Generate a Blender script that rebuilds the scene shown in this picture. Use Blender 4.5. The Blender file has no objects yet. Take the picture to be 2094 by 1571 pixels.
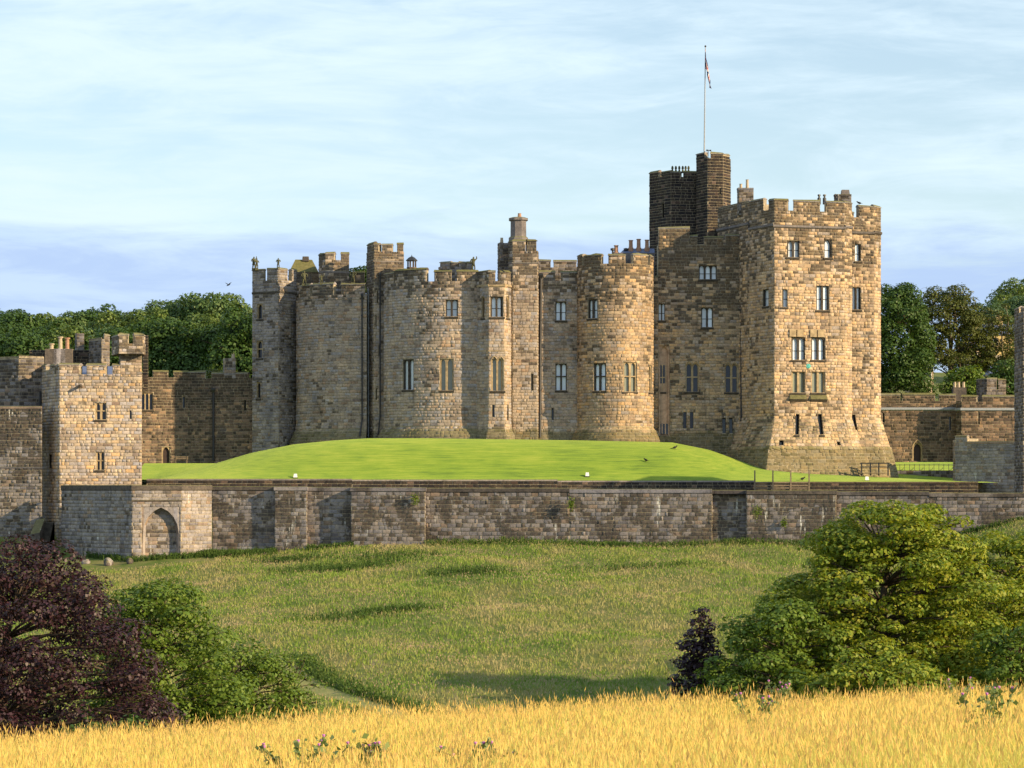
import bpy, bmesh, math, random
import numpy as np
from mathutils import Matrix, Vector, Quaternion

# ------------------------------------------------------------------ camera, sky, sun, exposure
SC = bpy.context.scene
COL = SC.collection
F = 5600.0            # focal length in photo pixels (photo is 2094 wide)
HX, HY = 1047.0, 1000.0
SUN_AZ, SUN_EL = 62.0, 21.0      # azimuth from straight behind the camera, towards the right

cam = bpy.data.cameras.new('camera')
cam.sensor_width = 36.0
cam.lens = F / 2094 * 36.0
cam.shift_y = (HY - 785.5) / 2094
cam.clip_start = 1.0
cam.clip_end = 8000.0
cam_ob = bpy.data.objects.new('camera', cam)
cam_ob.rotation_euler = (math.radians(90), 0, 0)
COL.objects.link(cam_ob)
SC.camera = cam_ob

SC.view_settings.view_transform = 'Standard'
SC.view_settings.look = 'None'
SC.view_settings.gamma = 1.0
SC.view_settings.use_curve_mapping = False
SC.view_settings.exposure = 0.70


def link_in(nt, sock, v):
    if isinstance(v, bpy.types.NodeSocket):
        nt.links.new(v, sock)
    elif v is not None:
        sock.default_value = v


def N(nt, typ, ins=None, **props):
    n = nt.nodes.new(typ)
    for k, v in props.items():
        setattr(n, k, v)
    for k, v in (ins or {}).items():
        link_in(nt, n.inputs[k], v)
    return n


def M(nt, op, a, b=None, c=None, clamp=False):
    n = nt.nodes.new('ShaderNodeMath')
    n.operation = op
    n.use_clamp = clamp
    link_in(nt, n.inputs[0], a)
    link_in(nt, n.inputs[1], b)
    link_in(nt, n.inputs[2], c)
    return n.outputs[0]


def MIX(nt, f, a, b, blend='MIX'):
    n = nt.nodes.new('ShaderNodeMix')
    n.data_type = 'RGBA'
    n.blend_type = blend
    link_in(nt, n.inputs[0], f)
    link_in(nt, n.inputs[6], a if isinstance(a, bpy.types.NodeSocket) else (*a[:3], 1))
    link_in(nt, n.inputs[7], b if isinstance(b, bpy.types.NodeSocket) else (*b[:3], 1))
    return n.outputs[2]


def RAMP(nt, f, stops, interp='LINEAR'):
    n = nt.nodes.new('ShaderNodeValToRGB')
    n.color_ramp.interpolation = interp
    el = n.color_ramp.elements
    while len(el) < len(stops):
        el.new(0.5)
    for e, (p, c) in zip(el, stops):
        e.position = p
        e.color = (*c[:3], 1) if len(c) >= 3 else (c[0], c[0], c[0], 1)
    link_in(nt, n.inputs[0], f)
    return n.outputs[0]


def STEP(nt, v, lo, hi):
    n = nt.nodes.new('ShaderNodeMapRange')
    n.interpolation_type = 'SMOOTHSTEP'
    link_in(nt, n.inputs[0], v)
    n.inputs[1].default_value = lo
    n.inputs[2].default_value = hi
    return n.outputs[0]


def NOISE(nt, vec, scale, detail=3.0, rough=0.5, mul=None, dist=0.0):
    if mul:
        m = N(nt, 'ShaderNodeVectorMath', operation='MULTIPLY')
        nt.links.new(vec, m.inputs[0])
        m.inputs[1].default_value = mul
        vec = m.outputs[0]
    n = N(nt, 'ShaderNodeTexNoise', {'Vector': vec, 'Scale': scale, 'Detail': detail, 'Roughness': rough, 'Distortion': dist})
    return n.outputs['Fac']


az, el = math.radians(SUN_AZ), math.radians(SUN_EL)
TO_SUN = Vector((math.sin(az) * math.cos(el), -math.cos(az) * math.cos(el), math.sin(el)))

world = bpy.data.worlds.new('World')
SC.world = world
world.use_nodes = True
wt = world.node_tree
wt.nodes.clear()
sky = N(wt, 'ShaderNodeTexSky', sky_type='NISHITA', sun_disc=False)
sky.sun_elevation = el
sky.sun_rotation = math.atan2(TO_SUN.x, TO_SUN.y)
sky.air_density = 1.0
sky.dust_density = 0.6
sky.ozone_density = 1.6
bg_sky = N(wt, 'ShaderNodeBackground', {'Color': sky.outputs[0], 'Strength': 0.105})
tc = N(wt, 'ShaderNodeTexCoord')
gen = tc.outputs['Generated']
sep = N(wt, 'ShaderNodeSeparateXYZ', {'Vector': gen})
# thin high cirrus: stretched noise on the view direction
n1 = NOISE(wt, gen, 3.0, 9, 0.58, (1.9, 1.9, 10.0), 0.35)
n2 = NOISE(wt, gen, 9.0, 9, 0.66, (1.6, 1.6, 9.0), 0.8)
cir = M(wt, 'ADD', M(wt, 'MULTIPLY', n1, 0.66), M(wt, 'MULTIPLY', n2, 0.34))
cirm = STEP(wt, cir, 0.38, 0.62)
cirm = M(wt, 'MULTIPLY_ADD', cirm, 0.64, 0.33)
# low bank of lavender-grey stratus near the horizon, broken along its upper edge
n3 = NOISE(wt, gen, 7.0, 9, 0.6, (1.0, 1.0, 6.0), 0.5)
edge = M(wt, 'ADD', sep.outputs[2], M(wt, 'MULTIPLY', M(wt, 'SUBTRACT', n3, 0.5), 0.065))
bank = M(wt, 'SUBTRACT', 1.0, STEP(wt, edge, 0.080, 0.100))
n4 = NOISE(wt, gen, 11.0, 9, 0.66, (1.0, 1.0, 6.0), 0.6)
bank = M(wt, 'MULTIPLY', bank, M(wt, 'MULTIPLY_ADD', STEP(wt, n4, 0.40, 0.66), -0.35, 0.90))
bg_c = N(wt, 'ShaderNodeBackground', {'Color': (0.74, 0.90, 1.0, 1), 'Strength': 0.68})
bg_b = N(wt, 'ShaderNodeBackground', {'Color': (0.50, 0.67, 1.0, 1), 'Strength': 0.60})
mx1 = N(wt, 'ShaderNodeMixShader', {0: cirm, 1: bg_sky.outputs[0], 2: bg_c.outputs[0]})
mx2 = N(wt, 'ShaderNodeMixShader', {0: bank, 1: mx1.outputs[0], 2: bg_b.outputs[0]})
N(wt, 'ShaderNodeOutputWorld', {'Surface': mx2.outputs[0]})

sun = bpy.data.lights.new('sun', 'SUN')
sun.energy = 5.0
sun.angle = math.radians(0.5)
sun.color = (1.0, 0.77, 0.45)
sun_ob = bpy.data.objects.new('sun', sun)
sun_ob.rotation_euler = TO_SUN.to_track_quat('Z', 'Y').to_euler()
COL.objects.link(sun_ob)

# ------------------------------------------------------------------ helpers
RNG = np.random.default_rng(7)
random.seed(7)


def wx(X, D):
    return (X - HX) * D / F


def wz(Y, D):
    return (HY - Y) * D / F


def W(X, Y, D):
    return np.array([wx(X, D), D, wz(Y, D)])


def mesh_np(name, verts, faces, mats=(), fmat=None, smooth=False):
    """faces: (M,3) or (M,4) int array"""
    me = bpy.data.meshes.new(name)
    verts = np.asarray(verts, dtype=np.float32).reshape(-1, 3)
    faces = np.asarray(faces, dtype=np.int32)
    k = faces.shape[1]
    me.vertices.add(len(verts))
    me.vertices.foreach_set('co', verts.ravel())
    me.loops.add(faces.size)
    me.loops.foreach_set('vertex_index', faces.ravel())
    me.polygons.add(len(faces))
    me.polygons.foreach_set('loop_start', np.arange(0, faces.size, k, dtype=np.int32))
    if fmat is not None:
        me.polygons.foreach_set('material_index', np.asarray(fmat, dtype=np.int32))
    if smooth:
        me.polygons.foreach_set('use_smooth', np.ones(len(faces), dtype=bool))
    for m in mats:
        me.materials.append(m)
    me.update(calc_edges=True)
    return me


def mesh_py(name, verts, faces, mats=(), smooth=False):
    me = bpy.data.meshes.new(name)
    me.from_pydata([tuple(map(float, v)) for v in verts], [], [tuple(map(int, f)) for f in faces])
    for m in mats:
        me.materials.append(m)
    if smooth:
        for p in me.polygons:
            p.use_smooth = True
    me.update()
    return me


def add(name, me, parent=None, loc=None):
    o = bpy.data.objects.new(name, me)
    COL.objects.link(o)
    if parent is not None:
        o.parent = parent
    if loc is not None:
        o.location = loc
    return o


def tag(o, label, cat=None, group=None, kind=None):
    if label:
        o['label'] = label
    if cat:
        o['category'] = cat
    if group:
        o['group'] = group
    if kind:
        o['kind'] = kind
    return o


def empty(name, loc, label, cat, group=None):
    o = bpy.data.objects.new(name, None)
    COL.objects.link(o)
    o.location = loc
    o.empty_display_size = 0.2
    return tag(o, label, cat, group)


class MB:
    """small mesh collector"""
    def __init__(s):
        s.v, s.f = [], []

    def poly(s, vs, fs):
        b = len(s.v)
        s.v += [tuple(map(float, v)) for v in vs]
        s.f += [tuple(b + i for i in f) for f in fs]
        return s

    def box(s, lo, hi, taper=0.0):
        (x0, y0, z0), (x1, y1, z1) = lo, hi
        t = taper
        vs = [(x0, y0, z0), (x1, y0, z0), (x1, y1, z0), (x0, y1, z0),
              (x0 + t, y0 + t, z1), (x1 - t, y0 + t, z1), (x1 - t, y1 - t, z1), (x0 + t, y1 - t, z1)]
        return s.poly(vs, [(3, 2, 1, 0), (4, 5, 6, 7), (0, 1, 5, 4), (1, 2, 6, 5), (2, 3, 7, 6), (3, 0, 4, 7)])

    def lathe(s, c, prof, n=10, rot=0.0, cap=True):
        vs, fs = [], []
        for r, z in prof:
            for i in range(n):
                a = rot + 2 * math.pi * i / n
                vs.append((c[0] + r * math.cos(a), c[1] + r * math.sin(a), c[2] + z))
        for j in range(len(prof) - 1):
            for i in range(n):
                k = (i + 1) % n
                fs.append((j * n + i, j * n + k, (j + 1) * n + k, (j + 1) * n + i))
        if cap:
            fs.append(tuple(range(n - 1, -1, -1)))
            fs.append(tuple((len(prof) - 1) * n + i for i in range(n)))
        return s.poly(vs, fs)

    def tube(s, pts, rads, n=6):
        pts = [Vector(p) for p in pts]
        if not isinstance(rads, (list, tuple, np.ndarray)):
            rads = [rads] * len(pts)
        vs, fs = [], []
        for i, p in enumerate(pts):
            t = (pts[min(i + 1, len(pts) - 1)] - pts[max(i - 1, 0)])
            if t.length < 1e-9:
                t = Vector((0, 0, 1))
            t.normalize()
            a = t.orthogonal().normalized() if abs(t.z) > 0.9 else t.cross(Vector((0, 0, 1))).normalized()
            b = t.cross(a)
            for k in range(n):
                an = 2 * math.pi * k / n
                vs.append(p + (a * math.cos(an) + b * math.sin(an)) * rads[i])
        for j in range(len(pts) - 1):
            for k in range(n):
                q = (k + 1) % n
                fs.append((j * n + k, j * n + q, (j + 1) * n + q, (j + 1) * n + k))
        fs.append(tuple(range(n - 1, -1, -1)))
        fs.append(tuple((len(pts) - 1) * n + k for k in range(n)))
        return s.poly(vs, fs)

    def build(s, name, mat, parent=None, off=None, smooth=False):
        v = s.v
        if off is not None:
            v = [(a - off[0], b - off[1], c - off[2]) for a, b, c in v]
        return add(name, mesh_py(name, v, s.f, [mat] if mat else [], smooth), parent)


# ------------------------------------------------------------------ materials
def new_mat(name):
    m = bpy.data.materials.new(name)
    m.use_nodes = True
    nt = m.node_tree
    nt.nodes.clear()
    return m, nt


def out(nt, shader, disp=None):
    N(nt, 'ShaderNodeOutputMaterial', {'Surface': shader})


def rand01(nt):
    g = N(nt, 'ShaderNodeNewGeometry')
    o = N(nt, 'ShaderNodeObjectInfo')
    s = M(nt, 'ADD', g.outputs['Random Per Island'], o.outputs['Random'])
    return M(nt, 'FRACT', s), g


PAL = {
    'gold': [(0.0, (.46, .31, .15)), (.14, (.41, .30, .17)), (.28, (.32, .235, .14)), (.40, (.49, .37, .21)), (.52, (.29, .20, .115)),
             (.64, (.42, .34, .235)), (.74, (.30, .255, .195)), (.82, (.50, .32, .14)), (.91, (.38, .285, .165)), (1.0, (.19, .145, .10))],
    'pale': [(0.0, (.46, .345, .20)), (.14, (.36, .30, .22)), (.28, (.33, .29, .235)), (.40, (.52, .42, .25)), (.52, (.28, .21, .14)),
             (.62, (.40, .35, .28)), (.72, (.34, .32, .29)), (.81, (.55, .36, .16)), (.90, (.40, .32, .20)), (1.0, (.22, .16, .11))],
    'buff': [(0.0, (.38, .295, .19)), (.18, (.35, .29, .21)), (.34, (.30, .245, .175)), (.48, (.40, .32, .215)), (.6, (.28, .225, .155)),
             (.72, (.34, .315, .275)), (.84, (.265, .24, .205)), (.93, (.39, .265, .15)), (1.0, (.18, .14, .105))],
    'grey': [(0.0, (.30, .265, .215)), (.2, (.26, .24, .21)), (.4, (.205, .185, .155)), (.55, (.32, .285, .225)), (.7, (.235, .225, .215)),
             (.85, (.165, .145, .12)), (1.0, (.30, .22, .14))],
    'black': [(0.0, (.036, .029, .025)), (.3, (.024, .022, .021)), (.5, (.046, .034, .027)), (.68, (.020, .019, .019)), (.86, (.075, .05, .034)),
              (.95, (.06, .05, .042)), (1.0, (.24, .16, .10))],
    'brown': [(0.0, (.235, .165, .10)), (.22, (.17, .118, .075)), (.42, (.12, .09, .062)), (.6, (.28, .19, .11)), (.75, (.085, .068, .052)),
              (.88, (.35, .225, .115)), (1.0, (.15, .125, .10))],
    'wet': [(0.0, (.215, .19, .155)), (.2, (.17, .155, .135)), (.38, (.25, .215, .165)), (.55, (.14, .13, .115)), (.7, (.235, .22, .195)),
            (.85, (.11, .10, .09)), (1.0, (.26, .19, .12))],
}


def stone_mat(name, pal, soot_z=None, soot_rng=3.0, soot_base=0.05, lime=0.0, moss=0.6, mortar=False, bright=1.0, low_amt=0.32, lowr=(0.46, 0.72), lows=0.16, foot=None):
    """weathered ashlar; soot_z: height above which blocks are mostly blackened"""
    m, nt = new_mat(name)
    r, g = rand01(nt)
    pos = g.outputs['Position']
    sp = N(nt, 'ShaderNodeSeparateXYZ', {'Vector': pos})
    low = NOISE(nt, pos, lows, 4, 0.6)
    fine = NOISE(nt, pos, 3.2, 6, 0.75)
    streak = NOISE(nt, pos, 1.0, 5, 0.65, (1.1, 1.1, 0.09))
    speck = NOISE(nt, pos, 7.0, 3, 0.7)
    wash = NOISE(nt, pos, 0.45, 4, 0.6)
    if mortar:
        base = RAMP(nt, fine, [(0.25, (.26, .215, .16)), (0.75, (.42, .36, .27))])
        r2 = fine
    else:
        base = MIX(nt, 1.0, RAMP(nt, r, PAL[pal]), (1.0, .995, 1.20), 'MULTIPLY')
        r2 = M(nt, 'FRACT', M(nt, 'MULTIPLY', r, 17.37))
    # chance that a block is blackened
    p = M(nt, 'MULTIPLY', STEP(nt, low, lowr[0], lowr[1]), low_amt)
    p = M(nt, 'ADD', p, soot_base)
    if soot_z is not None:
        zf = M(nt, 'DIVIDE', M(nt, 'SUBTRACT', sp.outputs[2], soot_z - soot_rng), soot_rng, clamp=True)
        p = M(nt, 'ADD', p, M(nt, 'MULTIPLY', zf, 0.75))
    d = STEP(nt, M(nt, 'SUBTRACT', p, r2), -0.08, 0.12)
    d = M(nt, 'MULTIPLY', d, 0.35 if mortar else 0.80)
    sootc = RAMP(nt, fine, [(0.3, (.030, .026, .023)), (0.7, (.085, .066, .05))])
    c = MIX(nt, d, base, sootc)
    c = MIX(nt, 1.0, c, RAMP(nt, fine, [(0.28, (.48, .45, .42)), (0.47, (.95, .95, .95)), (0.58, (1.08, 1.06, 1.02)), (0.75, (1.5, 1.45, 1.36))]), 'MULTIPLY')
    c = MIX(nt, 1.0, c, RAMP(nt, wash, [(0.32, (.70, .70, .72)), (0.5, (1, 1, 1)), (0.68, (1.22, 1.18, 1.1))]), 'MULTIPLY')
    c = MIX(nt, M(nt, 'MULTIPLY', STEP(nt, speck, 0.56, 0.68), 0.6), c, (.05, .042, .035))
    # run-off streaks
    st = STEP(nt, streak, 0.56, 0.72)
    c = MIX(nt, M(nt, 'MULTIPLY', st, 0.55), c, (.055, .048, .04))
    if lime > 0:
        ls = NOISE(nt, pos, 1.0, 5, 0.7, (1.6, 1.6, 0.22))
        lz = NOISE(nt, pos, 0.35, 2, 0.5)
        lf = M(nt, 'MULTIPLY', STEP(nt, ls, 0.60, 0.70), STEP(nt, lz, 0.42, 0.6))
        c = MIX(nt, M(nt, 'MULTIPLY', lf, lime), c, (.62, .60, .56))
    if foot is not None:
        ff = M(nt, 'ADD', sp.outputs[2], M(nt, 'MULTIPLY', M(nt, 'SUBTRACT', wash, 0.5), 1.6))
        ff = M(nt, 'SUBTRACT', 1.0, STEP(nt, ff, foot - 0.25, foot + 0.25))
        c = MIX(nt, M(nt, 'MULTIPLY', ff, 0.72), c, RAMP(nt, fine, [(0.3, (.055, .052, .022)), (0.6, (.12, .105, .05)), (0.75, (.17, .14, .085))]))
    # lichen and moss on what faces up
    sn = N(nt, 'ShaderNodeSeparateXYZ', {'Vector': g.outputs['Normal']})
    up = M(nt, 'MULTIPLY', STEP(nt, sn.outputs[2], 0.25, 0.7), moss)
    mc = RAMP(nt, fine, [(0.3, (.075, .085, .025)), (0.6, (.17, .155, .055)), (0.8, (.20, .18, .12))])
    c = MIX(nt, up, c, mc)
    if bright != 1.0:
        c = MIX(nt, 1.0, c, (bright, bright, bright), 'MULTIPLY')
    bmp = N(nt, 'ShaderNodeBump', {'Height': fine, 'Strength': 0.5, 'Distance': 0.06})
    b = N(nt, 'ShaderNodeBsdfPrincipled', {'Base Color': c, 'Roughness': 0.92, 'Specular IOR Level': 0.2, 'Normal': bmp.outputs[0]})
    out(nt, b.outputs[0])
    return m


def simple_mat(name, c, rough=0.6, spec=0.3, metal=0.0, var=0.15, scale=6.0):
    m, nt = new_mat(name)
    g = N(nt, 'ShaderNodeNewGeometry')
    f = NOISE(nt, g.outputs['Position'], scale, 4, 0.6)
    lo = tuple(x * (1 - var) for x in c)
    hi = tuple(min(1, x * (1 + var)) for x in c)
    cc = RAMP(nt, f, [(0.3, lo), (0.7, hi)])
    b = N(nt, 'ShaderNodeBsdfPrincipled', {'Base Color': cc, 'Roughness': rough, 'Specular IOR Level': spec, 'Metallic': metal})
    out(nt, b.outputs[0])
    return m


def leaf_mat(name, cols, trans=0.35, hue_pos=0.0, gloss=0.25):
    m, nt = new_mat(name)
    r, g = rand01(nt)
    n = NOISE(nt, g.outputs['Position'], 0.5, 2, 0.5)
    v = M(nt, 'ADD', M(nt, 'MULTIPLY', r, 0.65), M(nt, 'MULTIPLY', n, 0.35))
    c = RAMP(nt, v, [(i / (len(cols) - 1) * 0.8 + 0.1, cc) for i, cc in enumerate(cols)])
    b = N(nt, 'ShaderNodeBsdfPrincipled', {'Base Color': c, 'Roughness': 0.5, 'Specular IOR Level': gloss})
    tcol = MIX(nt, 1.0, c, (1.35, 1.25, 0.5), 'MULTIPLY')
    t = N(nt, 'ShaderNodeBsdfTranslucent', {'Color': tcol})
    mx = N(nt, 'ShaderNodeMixShader', {0: trans, 1: b.outputs[0], 2: t.outputs[0]})
    out(nt, mx.outputs[0])
    return m


MAT = {}
MAT['metal_dark'] = simple_mat('cast_iron_paint', (.018, .018, .022), 0.45, 0.5)
MAT['lead'] = simple_mat('lead_sheet', (.30, .32, .36), 0.5, 0.4)
MAT['white'] = simple_mat('white_paint', (.75, .75, .73), 0.5, 0.3, var=.06)
MAT['pot'] = simple_mat('terracotta_pot', (.36, .21, .14), 0.8, 0.2, var=.3)
MAT['potbuff'] = simple_mat('buff_pot', (.42, .34, .25), 0.8, 0.2, var=.2)
MAT['wood'] = simple_mat('weathered_wood', (.20, .155, .11), 0.85, 0.15, var=.3)
MAT['door'] = simple_mat('dark_plank_door', (.035, .02, .018), 0.6, 0.3, var=.3)
MAT['slate'] = simple_mat('blue_slate', (.10, .125, .22), 0.55, 0.4, var=.25)
MAT['statue'] = simple_mat('weathered_statue_stone', (.085, .085, .05), 0.95, 0.1, var=.5, scale=3)
MAT['dressed'] = simple_mat('dressed_window_stone', (.33, .25, .155), 0.9, 0.15, var=.35, scale=2)
MAT['dressdark'] = simple_mat('blackened_dressed_stone', (.055, .046, .038), 0.9, 0.15, var=.4, scale=2)
MAT['frame'] = simple_mat('jamb_shade_window_stone', (.06, .05, .042), 0.9, 0.15, var=.5, scale=2)  # window stone coloured dark: jamb shadow painted into the trim
MAT['pink'] = simple_mat('pink_sandstone', (.40, .28, .20), 0.9, 0.15, var=.35, scale=1.5)
MAT['bird'] = simple_mat('black_feathers', (.012, .012, .014), 0.6, 0.3)
MAT['bark'] = simple_mat('bark', (.075, .058, .042), 0.95, 0.1, var=.4, scale=4)
MAT['barkpale'] = simple_mat('pale_bark', (.16, .13, .095), 0.95, 0.1, var=.3, scale=4)


def pane_mat(name, base, rough, coat=0.0, spec=0.5):
    m, nt = new_mat(name)
    r, g = rand01(nt)
    c = MIX(nt, r, tuple(x * .8 for x in base), tuple(min(1, x * 1.15) for x in base))
    nz = NOISE(nt, g.outputs['Position'], 1.3, 2, .5)
    bmp = N(nt, 'ShaderNodeBump', {'Height': nz, 'Strength': 0.12, 'Distance': 0.05})
    b = N(nt, 'ShaderNodeBsdfPrincipled', {'Base Color': c, 'Roughness': rough, 'Specular IOR Level': spec, 'Coat Weight': coat,
                                           'Coat Roughness': 0.03, 'Normal': bmp.outputs[0]})
    out(nt, b.outputs[0])
    return m


MAT['pane_w'] = pane_mat('glass_with_white_blind', (.70, .76, .84), 0.25, 0.6)
MAT['pane_d'] = pane_mat('dark_leaded_glass', (.02, .022, .026), 0.12, 0.0)
MAT['pane_g'] = pane_mat('greenish_curtained_glass', (.20, .215, .17), 0.2, 0.5)
# ------------------------------------------------------------------ masonry builder
def unit_blocks(n=5):
    """stone faces: u in [-.5,.5], v(depth out) 0..1, z in [-.5,.5]; chipped, pillowed front"""
    res = []
    rg = np.random.default_rng(3)
    for _ in range(n):
        v = []
        for dep, ins in ((0.0, 0.0), (0.62, 0.012), (1.0, 0.05)):
            for (a, b) in ((-.5, -.5), (.5, -.5), (.5, .5), (-.5, .5)):
                j = rg.uniform(-.012, .012, 2) if dep > 0 else (0, 0)
                v.append((a * (1 - 2 * ins) + j[0], -dep + (rg.uniform(-.22, .12) if dep == 1.0 else 0), b * (1 - 3.2 * ins) + j[1] * 1.5))
        f = []
        for k in (0, 4):
            for i in range(4):
                q = (i + 1) % 4
                f.append((k + i, k + q, k + 4 + q, k + 4 + i))
        f.append((8, 9, 10, 11))
        res.append((np.array(v), np.array(f)))
    return res


UB = unit_blocks()
UB_MESH = {}


def ub_mesh(i, mat):
    k = (i, mat.name)
    if k not in UB_MESH:
        UB_MESH[k] = mesh_np('stone', UB[i][0], UB[i][1], [mat])
    return UB_MESH[k]


class Facet:
    def __init__(s, p0=None, p1=None, m0=None, m1=None, arc=None):
        s.arc = arc
        s.op, s.mer = [], []
        if arc:
            cx, cy, R, a0, a1 = arc
            s.L = R * (a1 - a0)
        else:
            s.p0, s.p1 = np.array(p0), np.array(p1)
            s.d = s.p1 - s.p0
            s.L = float(np.linalg.norm(s.d))
            s.n = np.array([s.d[1], -s.d[0]]) / s.L
            s.m0 = s.n if m0 is None else m0
            s.m1 = s.n if m1 is None else m1
        s.knots = []

    def off(s, z):
        if not s.knots:
            return 0.0
        return float(np.interp(z, [k[0] for k in s.knots], [k[1] for k in s.knots]))

    def P(s, u, z, d=0.0):
        d = d + s.off(z)
        t = u / s.L
        if s.arc:
            cx, cy, R, a0, a1 = s.arc
            a = a0 + (a1 - a0) * t
            return np.array([cx + (R + d) * math.sin(a), cy - (R + d) * math.cos(a), z])
        p = (s.p0 + s.m0 * d) * (1 - t) + (s.p1 + s.m1 * d) * t
        return np.array([p[0], p[1], z])

    def prep(s):
        us = np.linspace(0, s.L, 121)
        pp = np.array([s.P(u, s.z1) for u in us])
        s._us = us
        s._px = HX + pp[:, 0] * F / pp[:, 1]
        s._D = pp[:, 1]

    def u_px(s, X):
        return float(np.interp(X, s._px, s._us))

    def D_u(s, u):
        return float(np.interp(u, s._us, s._D))


def clip(rects, o):
    res = []
    a, b, c, d = o
    for r in rects:
        u0, u1, z0, z1 = r
        if u1 <= a or u0 >= b or z1 <= c or z0 >= d:
            res.append(r)
            continue
        if u0 < a:
            res.append((u0, a, z0, z1))
        if u1 > b:
            res.append((b, u1, z0, z1))
        m0, m1 = max(u0, a), min(u1, b)
        if z0 < c:
            res.append((m0, m1, z0, c))
        if z1 > d:
            res.append((m0, m1, d, z1))
    return res


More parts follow.
